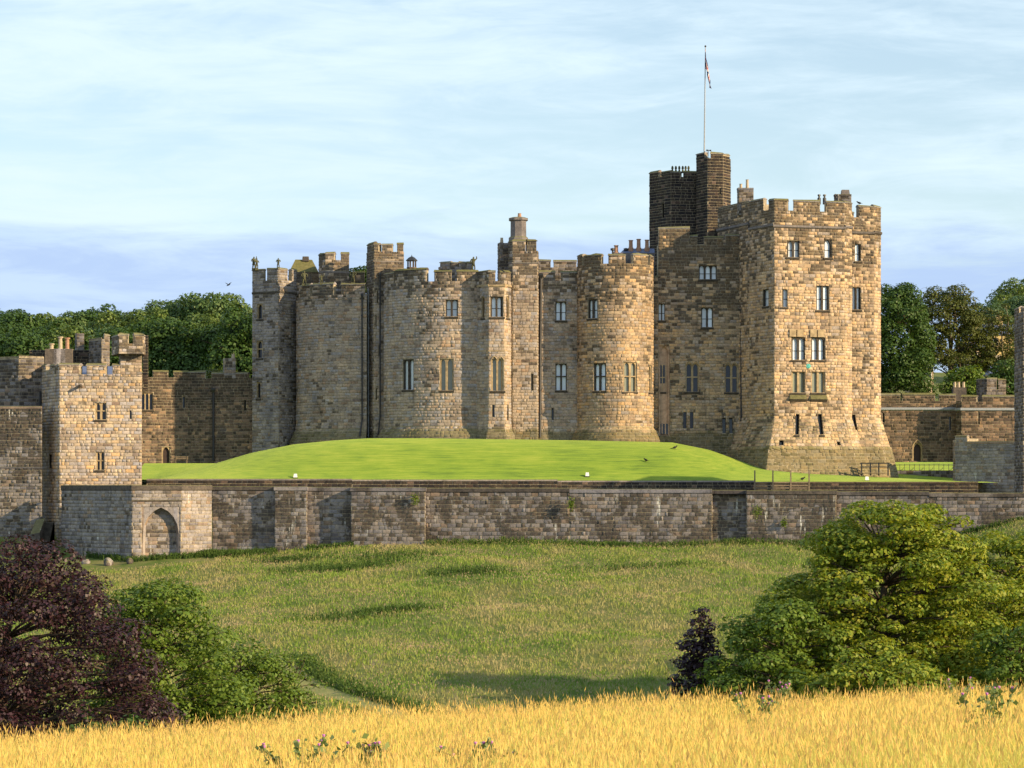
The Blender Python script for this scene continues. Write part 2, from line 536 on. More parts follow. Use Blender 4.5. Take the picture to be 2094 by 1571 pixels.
class Bld:
    def __init__(s, name, label, cat, X, Y, D, stone, core=None, course=(0.31, 0.44), width=(0.42, 1.0), group=None):
        s.L0 = W(X, Y, D)
        s.root = empty(name, tuple(s.L0), label, cat, group)
        s.stone, s.core = stone, core or MORTAR
        s.fs = []
        s.course, s.width = course, width
        s.wins = []
        s.later = []
        s.copes = None

    # geometry -----------------------------------------------------
    def run(s, pts, Y0, tops, knots=None):
        """pts: (X, D) left to right; Y0: base row; tops: row of crenel sill (one or one per facet)"""
        P = [np.array([wx(X, D), D]) for X, D in pts]
        ns = []
        for a, b in zip(P[:-1], P[1:]):
            d = b - a
            ns.append(np.array([d[1], -d[0]]) / np.linalg.norm(d))
        ms = [ns[0]]
        for a, b in zip(ns[:-1], ns[1:]):
            v = a + b
            k = max(0.35, 1 + float(a @ b))
            ms.append(v / k)
        ms.append(ns[-1])
        if not isinstance(tops, (list, tuple)):
            tops = [tops] * (len(P) - 1)
        new = []
        for i in range(len(P) - 1):
            f = Facet(P[i], P[i + 1], ms[i], ms[i + 1])
            Dm = (pts[i][1] + pts[i + 1][1]) / 2
            f.z0, f.z1 = wz(Y0, Dm), wz(tops[i], Dm)
            f.knots = [(wz(y, Dm), o) for y, o in sorted(knots, key=lambda k: -k[0])] if knots else []
            f.prep()
            new.append(f)
        # one base and matching sills along a run
        zb = min(f.z0 for f in new)
        for f in new:
            f.z0 = zb
        s.fs += new
        return new

    def drum(s, X0, X1, Dfront, a0, a1, Y0, top, knots=None):
        a0, a1 = math.radians(a0), math.radians(a1)
        R = abs(wx(X1, Dfront) - wx(X0, Dfront)) / (math.sin(a1) - math.sin(a0))
        amid = 0.0 if a0 < 0 < a1 else (a0 if abs(a0) < abs(a1) else a1)
        cy = Dfront + R * math.cos(amid)
        # refine so that the silhouette columns land on X0 and X1
        for _ in range(6):
            d0, d1 = cy - R * math.cos(a0), cy - R * math.cos(a1)
            x0, x1 = wx(X0, d0), wx(X1, d1)
            R = (x1 - x0) / (math.sin(a1) - math.sin(a0))
            cx = x0 - R * math.sin(a0)
            cy = Dfront + R * math.cos(amid)
        f = Facet(arc=(cx, cy, R, a0, a1))
        f.z0, f.z1 = wz(Y0, Dfront), wz(top, Dfront)
        f.knots = [(wz(y, Dfront), o) for y, o in sorted(knots, key=lambda k: -k[0])] if knots else []
        f.prep()
        s.fs.append(f)
        return f

    def merlons(s, f, lst):
        """lst: (X0, X1, Ytop) in photo pixels"""
        for X0, X1, Yt in lst:
            u0, u1 = f.u_px(X0), f.u_px(X1)
            if u1 - u0 < 0.15:
                continue
            f.mer.append((u0, u1, wz(Yt, f.D_u((u0 + u1) / 2))))

    def facet_at(s, X):
        for f in s.fs:
            if f._px.min() - 0.5 <= X <= f._px.max() + 0.5:
                return f
        return min(s.fs, key=lambda f: abs(f._px.mean() - X))

    def win(s, X0, X1, Y0, Y1, n=2, style='lancet', pane='pane_d', transom=False, sill=True, hood=False, f=None, d0=0.0, hole=True, bar=False,
            trim=None, name='window', label=None, deep=0):
        f = f or s.facet_at((X0 + X1) / 2)
        u0, u1 = f.u_px(X0), f.u_px(X1)
        D = f.D_u((u0 + u1) / 2)
        za, zb = wz(Y1, D), wz(Y0, D)
        if hole:
            f.op.append((u0, u1, za, zb))
        s.wins.append(dict(f=f, u0=u0, u1=u1, za=za, zb=zb, n=n, style=style, pane=pane, transom=transom, sill=sill, hood=hood, d0=d0, bar=bar,
                           trim=trim, name=name, label=label, hole=hole, deep=deep))

    # -------------------------------------------------------------
    def finish(s, back=6.0, single=300, cope='moss'):
        L0 = s.L0
        V, Fc = [], []

        def quad(a, b, c, d):
            i = len(V)
            V.extend([a, b, c, d])
            Fc.append((i, i + 1, i + 2, i + 3))
        for f in s.fs:
            us = {0.0, f.L}
            zs = {f.z0, f.z1}
            if f.arc:
                n = max(4, int(f.L / 0.55))
                us |= set(np.linspace(0, f.L, n + 1))
            for k in f.knots:
                if f.z0 < k[0] < f.z1:
                    zs.add(k[0])
            for o in f.op:
                us |= {max(0, o[0]), min(f.L, o[1])}
                zs |= {o[2], min(o[3], f.z1)}
            us, zs = sorted(us), sorted(zs)
            for i in range(len(us) - 1):
                if us[i + 1] - us[i] < 1e-6:
                    continue
                for j in range(len(zs) - 1):
                    if zs[j + 1] - zs[j] < 1e-6:
                        continue
                    uc, zc = (us[i] + us[i + 1]) / 2, (zs[j] + zs[j + 1]) / 2
                    if any(o[0] < uc < o[1] and o[2] < zc < o[3] for o in f.op):
                        continue
                    quad(f.P(us[i], zs[j]), f.P(us[i + 1], zs[j]), f.P(us[i + 1], zs[j + 1]), f.P(us[i], zs[j + 1]))
                # wall walk behind the sill
                quad(f.P(us[i], f.z1), f.P(us[i + 1], f.z1), f.P(us[i + 1], f.z1, -0.7), f.P(us[i], f.z1, -0.7))
            for (a, b, c, d) in f.op:
                dd = -1.0
                quad(f.P(a, c), f.P(a, d), f.P(a, d, dd), f.P(a, c, dd))
                quad(f.P(b, d), f.P(b, c), f.P(b, c, dd), f.P(b, d, dd))
                quad(f.P(b, c), f.P(a, c), f.P(a, c, dd), f.P(b, c, dd))
                quad(f.P(a, d), f.P(b, d), f.P(b, d, dd), f.P(a, d, dd))
        for f, g in zip(s.fs[:-1], s.fs[1:]):
            if abs(f.z1 - g.z1) > 0.3 and np.linalg.norm(f.P(f.L, f.z0) - g.P(0, f.z0)) < 0.3:
                lo, hi = min(f.z1, g.z1) - 0.05, max(f.z1, g.z1)
                h, u = (g, 0.0) if g.z1 > f.z1 else (f, f.L)
                quad(h.P(u, lo), h.P(u, hi), h.P(u, hi, -3.0), h.P(u, lo, -3.0))
        # close the body behind
        if back:
            outl = []
            for f in s.fs:
                n = max(2, int(f.L / 0.8)) if f.arc else 1
                for k in range(n + 1):
                    p = f.P(f.L * k / n, f.z1)[:2]
                    if not outl or np.linalg.norm(outl[-1] - p) > 0.02:
                        outl.append(p)
            zc = min(f.z1 for f in s.fs) - 0.03
            yb = max(p[1] for p in outl) + back
            bx1, bx0 = outl[-1][0] * yb / outl[-1][1], outl[0][0] * yb / outl[0][1]
            q_ = 0.06 * (bx1 - bx0)
            pts = outl + [np.array([bx1 - q_, yb]), np.array([bx0 + q_, yb])]
            i = len(V)
            V.extend([np.array([p[0], p[1], zc]) for p in pts])
            Fc.append(tuple(range(i, i + len(pts))))
            z0 = s.fs[0].z0
            for a, b in ((pts[-3], pts[-2]), (pts[-2], pts[-1]), (pts[-1], pts[0])):
                quad(np.array([*a, z0]), np.array([*b, z0]), np.array([*b, zc]), np.array([*a, zc]))
        wall = add('wall', mesh_py('wall', [v - L0 for v in V], Fc, [s.core]), s.root)
        s.wall = wall
        # merlons
        for f in s.fs:
            for (u0, u1, zt) in f.mer:
                n = max(1, int((u1 - u0) / 0.8)) if f.arc else 1
                us = np.linspace(u0, u1, n + 1)
                ch = min(0.30, (zt - f.z1) * 0.35)
                mb = MB()
                vs, fs = [], []
                for u in us:
                    for d, z in ((0.0, f.z1), (0.0, zt - ch), (-0.65, zt - ch), (-0.65, f.z1)):
                        vs.append(f.P(u, z, d) - L0)
                for k in range(n):
                    for q in range(4):
                        w = (q + 1) % 4
                        fs.append((k * 4 + q, k * 4 + 4 + q, k * 4 + 4 + w, k * 4 + w)[::-1])
                fs += [(0, 1, 2, 3), tuple(n * 4 + i for i in (3, 2, 1, 0))]
                mb.poly(vs, fs)
                mo = mb.build('merlon', s.core, s.root)
                cb = MB()
                vs, fs = [], []
                e = 0.05
                us2 = us.copy()
                us2[0] -= e
                us2[-1] += e
                for u in us2:
                    jz = random.uniform(-.09, .06)
                    for d, z in ((0.10, zt - ch + 0.003), (0.10, zt - ch * .72), (-0.2, zt + jz), (-0.42, zt + jz), (-0.74, zt - ch * .72), (-0.74, zt - ch + 0.003)):
                        vs.append(f.P(u, z, d) - L0)
                for k in range(n):
                    for q in range(6):
                        w = (q + 1) % 6
                        fs.append((k * 6 + w, k * 6 + 6 + w, k * 6 + 6 + q, k * 6 + q)[::-1])
                fs += [tuple(range(6)), tuple(n * 6 + i for i in range(5, -1, -1))]
                cb.poly(vs, fs)
                cb.build('coping', COPING, mo)
        # blocks
        mats, areas = [], []
        zref = s.fs[0].z1
        zlo = min(f.z0 for f in s.fs)
        zhi = max([m[2] for f in s.fs for m in f.mer] + [f.z1 for f in s.fs])
        zs = [zref]
        while zs[-1] < zhi:
            zs.append(zs[-1] + random.uniform(*s.course))
        down = [zref]
        while down[-1] > zlo:
            down.append(down[-1] - random.uniform(*s.course))
        zs = sorted(set(zs + down))
        for f in s.fs:
            ops = list(f.op)
            top = f.z1
            if f.mer:
                top = max(m[2] for m in f.mer) - 0.3
                ms = sorted(f.mer)
                cur = 0.0
                for (a, b, zt) in ms:
                    if a > cur + 0.02:
                        ops.append((cur, a, f.z1, 1e3))
                    ops.append((a, b, zt - min(0.30, (zt - f.z1) * 0.35), 1e3))
                    cur = b
                if cur < f.L - 0.02:
                    ops.append((cur, f.L, f.z1, 1e3))
            for za, zb in zip(zs[:-1], zs[1:]):
                za_, zb_ = max(za, f.z0), min(zb, top)
                if zb_ - za_ < 0.1:
                    continue
                u = -random.uniform(0, s.width[1] * 0.6)
                tall = (zb - za) / 0.37
                while u < f.L:
                    w = random.uniform(*s.width) * (0.8 + 0.2 * tall)
                    if random.random() < 0.12:
                        w *= 0.55
                    a, b = max(u, 0), min(u + w, f.L)
                    if f.L - b < 0.25:
                        b = f.L
                    u = u + w
                    if b - a < 0.15:
                        continue
                    if b >= f.L:
                        u = f.L + 1
                    rects = [(a, b, za_, zb_)]
                    for o in ops:
                        rects = clip(rects, o)
                    for (r0, r1, c0, c1) in rects:
                        if r1 - r0 < 0.12 or c1 - c0 < 0.1:
                            continue
                        um, zm = (r0 + r1) / 2, (c0 + c1) / 2
                        g = 0.020
                        p0, p1 = f.P(r0 + g, zm), f.P(r1 - g, zm)
                        q0, q1 = f.P(um, c0 + g), f.P(um, c1 - g)
                        X = p1 - p0
                        Z = q1 - q0
                        lx, lz = np.linalg.norm(X), np.linalg.norm(Z)
                        Yv = np.cross(Z / lz, X / lx)
                        c = f.P(um, zm, -0.012 if f.arc else -0.004)
                        dep = random.uniform(0.03, 0.075)
                        m = np.eye(4)
                        m[:3, 0], m[:3, 1], m[:3, 2], m[:3, 3] = X, Yv * dep, Z, c
                        view = -c / np.linalg.norm(c)
                        face = max(0.0, float(-(Yv / max(1e-6, np.linalg.norm(Yv))) @ view))
                        mats.append(m)
                        areas.append(lx * lz * face / (c[1] ** 2) + random.uniform(0, 1e-9))
        order = np.argsort(-np.array(areas)) if areas else []
        VV, FF, base = [], [], 0
        for rank, i in enumerate(order):
            k = int(RNG.integers(len(UB)))
            m = mats[i].copy()
            m[:3, 3] -= L0
            if rank < single:
                o = bpy.data.objects.new('stone', ub_mesh(k, s.stone))
                o.matrix_basis = Matrix(m.tolist())
                o.parent = wall
                COL.objects.link(o)
            else:
                v = UB[k][0] @ m[:3, :3].T + m[:3, 3]
                VV.append(v)
                FF.append(UB[k][1] + base)
                base += len(v)
        if VV:
            o = add('stones', mesh_np('stones', np.concatenate(VV), np.concatenate(FF), [s.stone]), wall)
            o['kind'] = 'stuff'
        for w in s.wins:
            s.make_win(**w)
        return s

    def make_win(s, f, u0, u1, za, zb, n, style, pane, transom, sill, hood, d0, bar, trim, name, label, hole, deep=0):
        L0 = s.L0
        mb = MB()
        trim = trim or ('frame' if pane == 'pane_w' or style == 'slit' else 'dressed')
        dF, dB = (d0 - 0.12, d0 - 0.42) if not deep else (-0.02, -deep)
        if not hole:
            dF, dB = d0 + 0.07, d0 + 0.02
        Wd = (u1 - u0) / n
        panes = []

        def q(pts):
            mb.poly([p - L0 for p in pts], [tuple(range(len(pts)))])
        for k in range(n):
            a, b = u0 + k * Wd, u0 + (k + 1) * Wd
            jl = 0.155 * Wd if n > 1 else 0.13 * Wd
            if style == 'slit' or deep:
                jl = 0.02 if style == 'slit' else 0.12
            la, lb = a + jl, b - jl
            r = (lb - la) / 2
            um = (la + lb) / 2
            zt = zb - (0.06 if style != 'slit' else 0.01)
            if style == 'lancet':
                rise = min(1.5 * r, (zb - za) * 0.4)
                zsg = zt - rise
                arch = []
                for t in np.linspace(0, 1, 5):
                    arch.append((la + r * (1 - math.cos(t * math.pi / 2 * 0.86)) / (1 - math.cos(math.pi / 2 * 0.86)), zsg + rise * math.sin(t * math.pi / 2 * 0.86) / math.sin(math.pi / 2 * 0.86)))
                arch += [(2 * um - x, z) for x, z in arch[-2::-1]]
            else:
                arch = [(la, zt), (lb, zt)]
            # jambs
            q([f.P(a, za, dF), f.P(la, za, dF), f.P(la, zb, dF), f.P(a, zb, dF)])
            q([f.P(lb, za, dF), f.P(b, za, dF), f.P(b, zb, dF), f.P(lb, zb, dF)])
            for (x0, z0), (x1, z1) in zip(arch[:-1], arch[1:]):
                q([f.P(x0, z0, dF), f.P(x1, z1, dF), f.P(x1, zb, dF), f.P(x0, zb, dF)])
                q([f.P(x1, z1, dF), f.P(x0, z0, dF), f.P(x0, z0, dB), f.P(x1, z1, dB)])
            zl, zr = arch[0][1], arch[-1][1]
            q([f.P(la, za, dF), f.P(la, za, dB), f.P(la, zl, dB), f.P(la, zl, dF)])
            q([f.P(lb, za, dB), f.P(lb, za, dF), f.P(lb, zr, dF), f.P(lb, zr, dB)])
            if transom:
                tz = za + (zb - za) * 0.52
                h = 0.07
                for (A, B) in (((la, tz - h), (lb, tz + h)),):
                    q([f.P(A[0], A[1], dF), f.P(B[0], A[1], dF), f.P(B[0], B[1], dF), f.P(A[0], B[1], dF)])
                    q([f.P(A[0], A[1], dB), f.P(B[0], A[1], dB), f.P(B[0], A[1], dF), f.P(A[0], A[1], dF)])
                    q([f.P(A[0], B[1], dF), f.P(B[0], B[1], dF), f.P(B[0], B[1], dB), f.P(A[0], B[1], dB)])
            panes.append((la, lb))
        wo = mb.build(name, MAT[trim], s.root)
        if label:
            wo['label'] = label
        dp = dB + (0.04 if hole else 0.012)
        for (la, lb) in ([] if pane is None else panes):
            vs = [f.P(la - .02, za, dp) - L0, f.P(lb + .02, za, dp) - L0, f.P(lb + .02, zb - .02, dp) - L0, f.P(la - .02, zb - .02, dp) - L0]
            add('pane', mesh_py('pane', vs, [(0, 1, 2, 3)], [MAT[pane] if isinstance(pane, str) else pane]), wo)
            if bar:
                zm = za + (zb - za) * bar
                vs = []
                for d in (dp + .012, dp + 0.05):
                    vs += [f.P(la, zm - .035, d) - L0, f.P(lb, zm - .035, d) - L0, f.P(lb, zm + .035, d) - L0, f.P(la, zm + .035, d) - L0]
                add('glazing_bar', mesh_py('glazing_bar', vs, [(4, 5, 6, 7), (3, 2, 6, 7)[::-1], (0, 1, 5, 4)], [MAT['metal_dark']]), wo)
        if sill:
            mb = MB()
            e = 0.10
            vs = []
            for u in (u0 - e, u1 + e):
                for d, z in ((-0.28, za - .005), (0.16, za - .06), (0.16, za - .26), (-0.0, za - .32)):
                    vs.append(f.P(u, z, d + d0) - L0)
            mb.poly(vs, [(0, 1, 5, 4)[::-1], (1, 2, 6, 5)[::-1], (2, 3, 7, 6)[::-1], (0, 1, 2, 3), (7, 6, 5, 4)])
            mb.build('sill', MAT['dressdark'], wo)
        if hood:
            mb = MB()
            for k in range(n):
                a, b = u0 + k * Wd, u0 + (k + 1) * Wd
                um, r = (a + b) / 2, Wd / 2
                pts = []
                for t in np.linspace(-1, 1, 9):
                    zz = zb - 0.55 * r + 1.15 * r * (1 - abs(t) ** 1.7) + .05
                    pts.append(f.P(um + t * r, zz, 0.07 + d0) - L0)
                mb.tube(pts, 0.075, 5)
            mb.build('hood_mould', MAT[trim], wo)

    def band(s, Y0, Y1, d, mat, name='string_course', fs=None, X0=None, X1=None):
        """moulded course along the facets between two rows"""
        L0 = s.L0
        mb = MB()
        fl = fs or s.fs
        ring = []
        for f in fl:
            n = max(2, int(f.L / 0.6)) if f.arc else 1
            a, b = 0.0, f.L
            if X0 is not None:
                a, b = f.u_px(X0), f.u_px(X1)
            for u in np.linspace(a, b, n + 1):
                D = f.D_u(f.L / 2)
                za, zb = wz(Y1, D), wz(Y0, D)
                ring.append([f.P(u, z, dd) - L0 for dd, z in ((0.0, zb + 0.05), (d, zb), (d, za), (0.0, za - d * 0.8))])
        vs = [p for r in ring for p in r]
        fsx = []
        for k in range(len(ring) - 1):
            for q in range(3):
                fsx.append((k * 4 + q, k * 4 + q + 1, k * 4 + 5 + q, k * 4 + 4 + q))
        fsx += [(0, 1, 2, 3)[::-1], tuple((len(ring) - 1) * 4 + i for i in range(4))]
        mb.poly(vs, fsx)
        return mb.build(name, mat, s.root)

    def pipe(s, path, r=0.10, name='drainpipe', d=0.2, hopper=True, mat=None):
        """path: photo pixels (X, Y) down the face"""
        L0 = s.L0
        pts = []
        for X, Y in path:
            f = s.facet_at(X)
            u = f.u_px(X)
            z = wz(Y, f.D_u(u))
            pts.append(f.P(u, z, d) - L0)
        mb = MB().tube(pts, r, 8)
        o = mb.build(name, mat or MAT['metal_dark'], s.root, smooth=False)
        for a, b in zip(pts[:-1], pts[1:]):
            n = int(np.linalg.norm(b - a) / 3.2)
            for k in range(1, n + 1):
                p = a + (b - a) * k / (n + 1)
                MB().lathe((p[0], p[1], p[2] - .09), [(r * 1.5, 0), (r * 1.5, .18)], 8).build('collar', mat or MAT['metal_dark'], o)
        if hopper:
            p = pts[0]
            MB().lathe((p[0], p[1], p[2] - .35), [(r * 1.1, -.2), (r * 2.4, .25), (r * 2.4, .5)], 4, math.pi / 4).build('hopper_head', mat or MAT['metal_dark'], o)
        return o


COPING = stone_mat('mossy_coping_stone', 'grey', soot_base=0.35, moss=0.85)
MORTAR = stone_mat('lime_mortar', 'buff', mortar=True)
MORTAR_D = stone_mat('sooted_mortar', 'buff', mortar=True, soot_base=0.3)
# ------------------------------------------------------------------ ground
def _smooth_interp(y, ys, zs):
    h = np.clip(np.abs(y) * 0.02, 0.6, 6.0)
    return (np.interp(y - h, ys, zs) + 2 * np.interp(y, ys, zs) + np.interp(y + h, ys, zs)) / 4


TY = [-400, -60, 0, 30, 46, 51, 56, 75, 105, 150, 172, 195, 230, 302, 312, 330, 346, 380, 450, 520, 700, 1200, 3000, 6000]
TZ = [2, -0.4, -1.7, -3.4, -4.30, -4.75, -5.6, -10.2, -14.9, -16.6, -15.9, -14.6, -11.9, -6.1, -5.4, -1.5, 0.5, 2.6, 7, 13, 24, 40, 60, 60]


def tz(x, y):
    x, y = np.asarray(x, float), np.asarray(y, float)
    z = _smooth_interp(y, TY, TZ)
    wf = np.clip((80 - y) / 30, 0, 1)
    z = z + 0.045 * np.clip(x, -40, 40) * wf
    wm = np.clip((y - 185) / 95, 0, 1) * np.clip((330 - y) / 15, 0, 1)
    z = z + wm * np.interp(x, [-120, -60, -44, -34, -8, 25, 43, 47, 54, 62, 120], [-2.6, -2.4, -2.2, -1.6, 0.1, 0.5, 0.8, 1.6, 3.6, 4.6, 5.5])
    far = np.clip((y - 420) / 300, 0, 1)
    z = z + far * 6 * np.sin(x * 0.006 + 1.0)
    bump = 0.16 * np.sin(x * 0.31 + y * 0.17) + 0.12 * np.sin(x * 0.13 - y * 0.29 + 2) + 0.07 * np.sin(x * 0.9 + 1.3) * np.sin(y * 0.8)
    return z + bump * np.clip((y - 20) / 60, 0.25, 1)


def ground_mat(name, cols, scale=0.35, dry=None):
    m, nt = new_mat(name)
    g = N(nt, 'ShaderNodeNewGeometry')
    pos = g.outputs['Position']
    a = NOISE(nt, pos, scale, 5, 0.65, (1, 0.55, 1))
    b = NOISE(nt, pos, 4.0, 4, 0.7)
    v = M(nt, 'ADD', M(nt, 'MULTIPLY', a, 0.7), M(nt, 'MULTIPLY', b, 0.3))
    c = RAMP(nt, v, [(0.30 + 0.4 * i / (len(cols) - 1), cc) for i, cc in enumerate(cols)])
    bm = N(nt, 'ShaderNodeBump', {'Height': b, 'Strength': 0.6, 'Distance': 0.1})
    bs = N(nt, 'ShaderNodeBsdfPrincipled', {'Base Color': c, 'Roughness': 0.95, 'Specular IOR Level': 0.1, 'Normal': bm.outputs[0]})
    out(nt, bs.outputs[0])
    return m


MAT['meadow'] = ground_mat('meadow_soil_and_grass', [(.05, .085, .018), (.10, .135, .03), (.17, .165, .06), (.25, .20, .11)])
MAT['field'] = ground_mat('dry_hay_field_soil', [(.20, .15, .045), (.30, .22, .07), (.38, .27, .10)], 0.8)
MAT['path'] = ground_mat('dry_mown_track', [(.12, .15, .045), (.20, .20, .075), (.27, .24, .11)], 1.2)


def lawn_mat():
    m, nt = new_mat('mown_lawn')
    g = N(nt, 'ShaderNodeNewGeometry')
    pos = g.outputs['Position']
    a = NOISE(nt, pos, 0.12, 3, 0.6)
    b = NOISE(nt, pos, 1.0, 6, 0.8, (0.22, 1.6, 7.0))
    v = M(nt, 'ADD', M(nt, 'MULTIPLY', a, 0.35), M(nt, 'MULTIPLY', b, 0.65))
    c = RAMP(nt, v, [(0.40, (.06, .12, .012)), (0.47, (.12, .205, .016)), (0.53, (.17, .25, .02)), (0.61, (.26, .30, .04))])
    f = NOISE(nt, pos, 9.0, 3, 0.7)
    bm = N(nt, 'ShaderNodeBump', {'Height': f, 'Strength': 0.7, 'Distance': 0.08})
    bs = N(nt, 'ShaderNodeBsdfPrincipled', {'Base Color': c, 'Roughness': 0.9, 'Specular IOR Level': 0.15, 'Normal': bm.outputs[0],
                                            'Sheen Weight': 0.25, 'Sheen Tint': (.8, 1, .3, 1)})
    out(nt, bs.outputs[0])
    return m


MAT['lawn'] = lawn_mat()


def grid_mesh(name, xs, ys, zf, mat, xof=None):
    XX, YY = np.meshgrid(xs, ys)
    if xof is not None:
        XX = xof(XX, YY)
    ZZ = zf(XX, YY)
    v = np.stack([XX, YY, ZZ], -1).reshape(-1, 3)
    nx, ny = len(xs), len(ys)
    i = (np.arange(ny - 1)[:, None] * nx + np.arange(nx - 1)[None, :]).ravel()
    f = np.stack([i, i + 1, i + nx + 1, i + nx], -1)
    return mesh_np(name, v, f, mat if isinstance(mat, list) else [mat], smooth=True), f, v


gx = np.concatenate([np.linspace(-3000, -160, 20)[:-1], np.linspace(-160, 160, 161), np.linspace(160, 3000, 20)[1:]])
gy = np.concatenate([np.linspace(-400, 0, 9)[:-1], np.linspace(0, 70, 71)[:-1], np.linspace(70, 340, 136)[:-1], np.linspace(340, 700, 40)[:-1], np.linspace(700, 6000, 24)])
gm, gf, gv = grid_mesh('ground', gx, gy, tz, [MAT['meadow'], MAT['field']])
cy_ = gv[gf][:, :, 1].mean(1)
gm.polygons.foreach_set('material_index', (cy_ < 60).astype(np.int32))
ground = tag(add('ground', gm), 'rolling ground of the hay field, meadow and hillside', kind='structure')

# the castle mound: mown lawn banked up to the keep
LX = [270, 330, 420, 515, 600, 680, 750, 870, 1000, 1200, 1375, 1450, 1540, 1600, 1660, 1800, 1980]
LY = [986, 979, 954, 926, 909, 901, 896.5, 896.5, 898, 901, 905, 920, 952, 961, 968, 976, 985]


def lawn_z(x, y):
    X = HX + x * F / y
    zf = wz(np.interp(X, [270, 1545, 1960], [981, 986, 987]), 326.2)
    zb = wz(np.interp(X, LX, LY), 341.5)
    t = np.clip((y - 326.2) / 15.3, 0, 1)
    z = zf + (zb - zf) * np.sin(t * math.pi / 2) ** 1.15
    # behind: level out towards the inner curtain walls
    back = np.clip((y - 347) / 10, 0, 1)
    zback = np.where(X < 520, 3.35, np.where(X > 1700, 3.5, zb))
    return z * (1 - back) + np.maximum(zback, np.where(X < 520, 0, 0)) * back


lx = np.linspace(-48, 58, 160)
ly = np.concatenate([np.linspace(326.2, 352, 40), np.linspace(353, 378, 12)])
lm, _, _ = grid_mesh('lawn', lx, ly, lawn_z, MAT['lawn'])
tag(add('lawn', lm), 'smooth mown green lawn on the castle mound', kind='structure')

# ------------------------------------------------------------------ stone palettes
zt = lambda Y, D=347: wz(Y, D)
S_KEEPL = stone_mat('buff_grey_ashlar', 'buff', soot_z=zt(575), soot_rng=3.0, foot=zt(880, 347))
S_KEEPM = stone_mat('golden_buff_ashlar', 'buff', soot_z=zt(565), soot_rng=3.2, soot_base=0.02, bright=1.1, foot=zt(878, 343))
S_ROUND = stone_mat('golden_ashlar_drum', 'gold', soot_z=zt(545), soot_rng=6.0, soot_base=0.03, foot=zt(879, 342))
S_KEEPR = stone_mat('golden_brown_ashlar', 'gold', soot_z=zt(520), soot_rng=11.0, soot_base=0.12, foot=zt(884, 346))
S_BLACK = stone_mat('soot_black_ashlar', 'black', soot_base=0.25)
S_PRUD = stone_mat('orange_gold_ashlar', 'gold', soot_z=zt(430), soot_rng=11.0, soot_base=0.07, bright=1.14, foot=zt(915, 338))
S_GATE = stone_mat('pale_yellow_ashlar', 'pale', soot_z=zt(735, 318), soot_rng=1.5, soot_base=-0.05, bright=1.08)
S_INNER = stone_mat('rusty_brown_ashlar', 'brown', soot_z=zt(780, 368), soot_rng=5, soot_base=0.22)
S_CURT = stone_mat('damp_grey_ashlar', 'wet', soot_base=0.20, lime=1.0, low_amt=0.95, lowr=(.46, .60), lows=0.3, bright=1.2)
MAT['bast'] = S_BAST = stone_mat('limewashed_grey_ashlar', 'grey', soot_base=0.05, lime=0.9, bright=1.1)
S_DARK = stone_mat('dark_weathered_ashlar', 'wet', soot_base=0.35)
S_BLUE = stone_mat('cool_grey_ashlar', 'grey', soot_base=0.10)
PLINTH = stone_mat('mossy_plinth_stone', 'wet', soot_base=0.1, moss=0.9)
CORNICE = stone_mat('mossy_cornice_stone', 'wet', soot_base=0.3, moss=0.9)

# ------------------------------------------------------------------ keep: west square tower
b = Bld('square_tower', 'slim grey square tower at the left end of the keep, statues on its battlements', 'tower', 569, 930, 355, S_BLUE)
fl = b.run([(516, 357.4), (569, 355), (606, 358.4)], 945, 574)
b.merlons(fl[0], [(516, 541, 549), (546, 569, 547)])
b.merlons(fl[1], [(569, 588, 547), (597, 606, 549)])
b.win(526, 537, 622, 652, 1, pane='pane_d')
b.win(525, 537, 697, 732, 1, pane='pane_d', transom=True)
b.win(525, 533, 782, 814, 1, pane='pane_d')
b.finish(back=5)
b.band(597, 600, 0.14, CORNICE)

# left drum
b = Bld('drum_tower', 'broad grey drum tower second from the left of the keep, no windows, dark battlements', 'tower', 676, 897, 350, S_KEEPL)
f = b.drum(606, 750, 349.8, -66, -4, 925, 602, knots=[(860, 0), (880, 0.12), (881, 0.30), (905, 0.95)])
b.merlons(f, [(611, 634, 581), (639, 682, 578), (698, 746, 578)])
b.finish(back=4)
b.pipe([(741, 603), (741, 860), (738, 893)], 0.10)

# turret with a lookout slot behind the left drum
b = Bld('stair_turret', 'small lit square turret with a lookout slot, rising behind the left drum tower', 'turret', 683, 600, 356, S_GATE)
fl = b.run([(652, 357.6), (665, 355.6), (714, 356.2)], 612, [532, 532])
b.merlons(fl[0], [(652, 665, 517)])
b.merlons(fl[1], [(665, 683, 515), (697, 714, 516)])
b.finish(back=2.6)
b.band(555, 558, 0.08, CORNICE)
b = Bld('roof_parapet', 'low mossy parapet between the lookout turret and the tall slim turret', 'parapet', 730, 580, 359, S_GATE)
fl = b.run([(712, 359), (746, 359)], 606, 568)
b.merlons(fl[0], [(716, 745, 555)])
b.finish(back=1.5)
b = Bld('gabled_turret', 'mossy gabled stone turret head right of the slim square tower', 'turret', 620, 580, 361, S_GATE)
fl = b.run([(590, 361.4), (601, 359.6), (652, 360.4)], 606, 556)
b.finish(back=2.2)
g0, g1 = W(592, 557, 360.2), W(651, 560, 360.4)
MB().poly([(g0[0], 359.5, g0[2]), (g1[0], 360.2, g0[2]), (g1[0], 363, g0[2]), (g0[0], 362.6, g0[2]), (g0[0] + .7, 361.1, g0[2] + 1.75), (g1[0] - .9, 361.4, g0[2] + 1.75)],
          [(0, 1, 5, 4), (1, 2, 5), (2, 3, 4, 5), (3, 0, 4), (0, 3, 2, 1)]).build('gable_roof', COPING, b.root, b.L0)
MB().box((g0[0] + 1.6, 360.9, g0[2] + 1.5), (g0[0] + 2.5, 361.6, g0[2] + 2.15), 0.06).build('chimney_stump', COPING, b.root, b.L0)

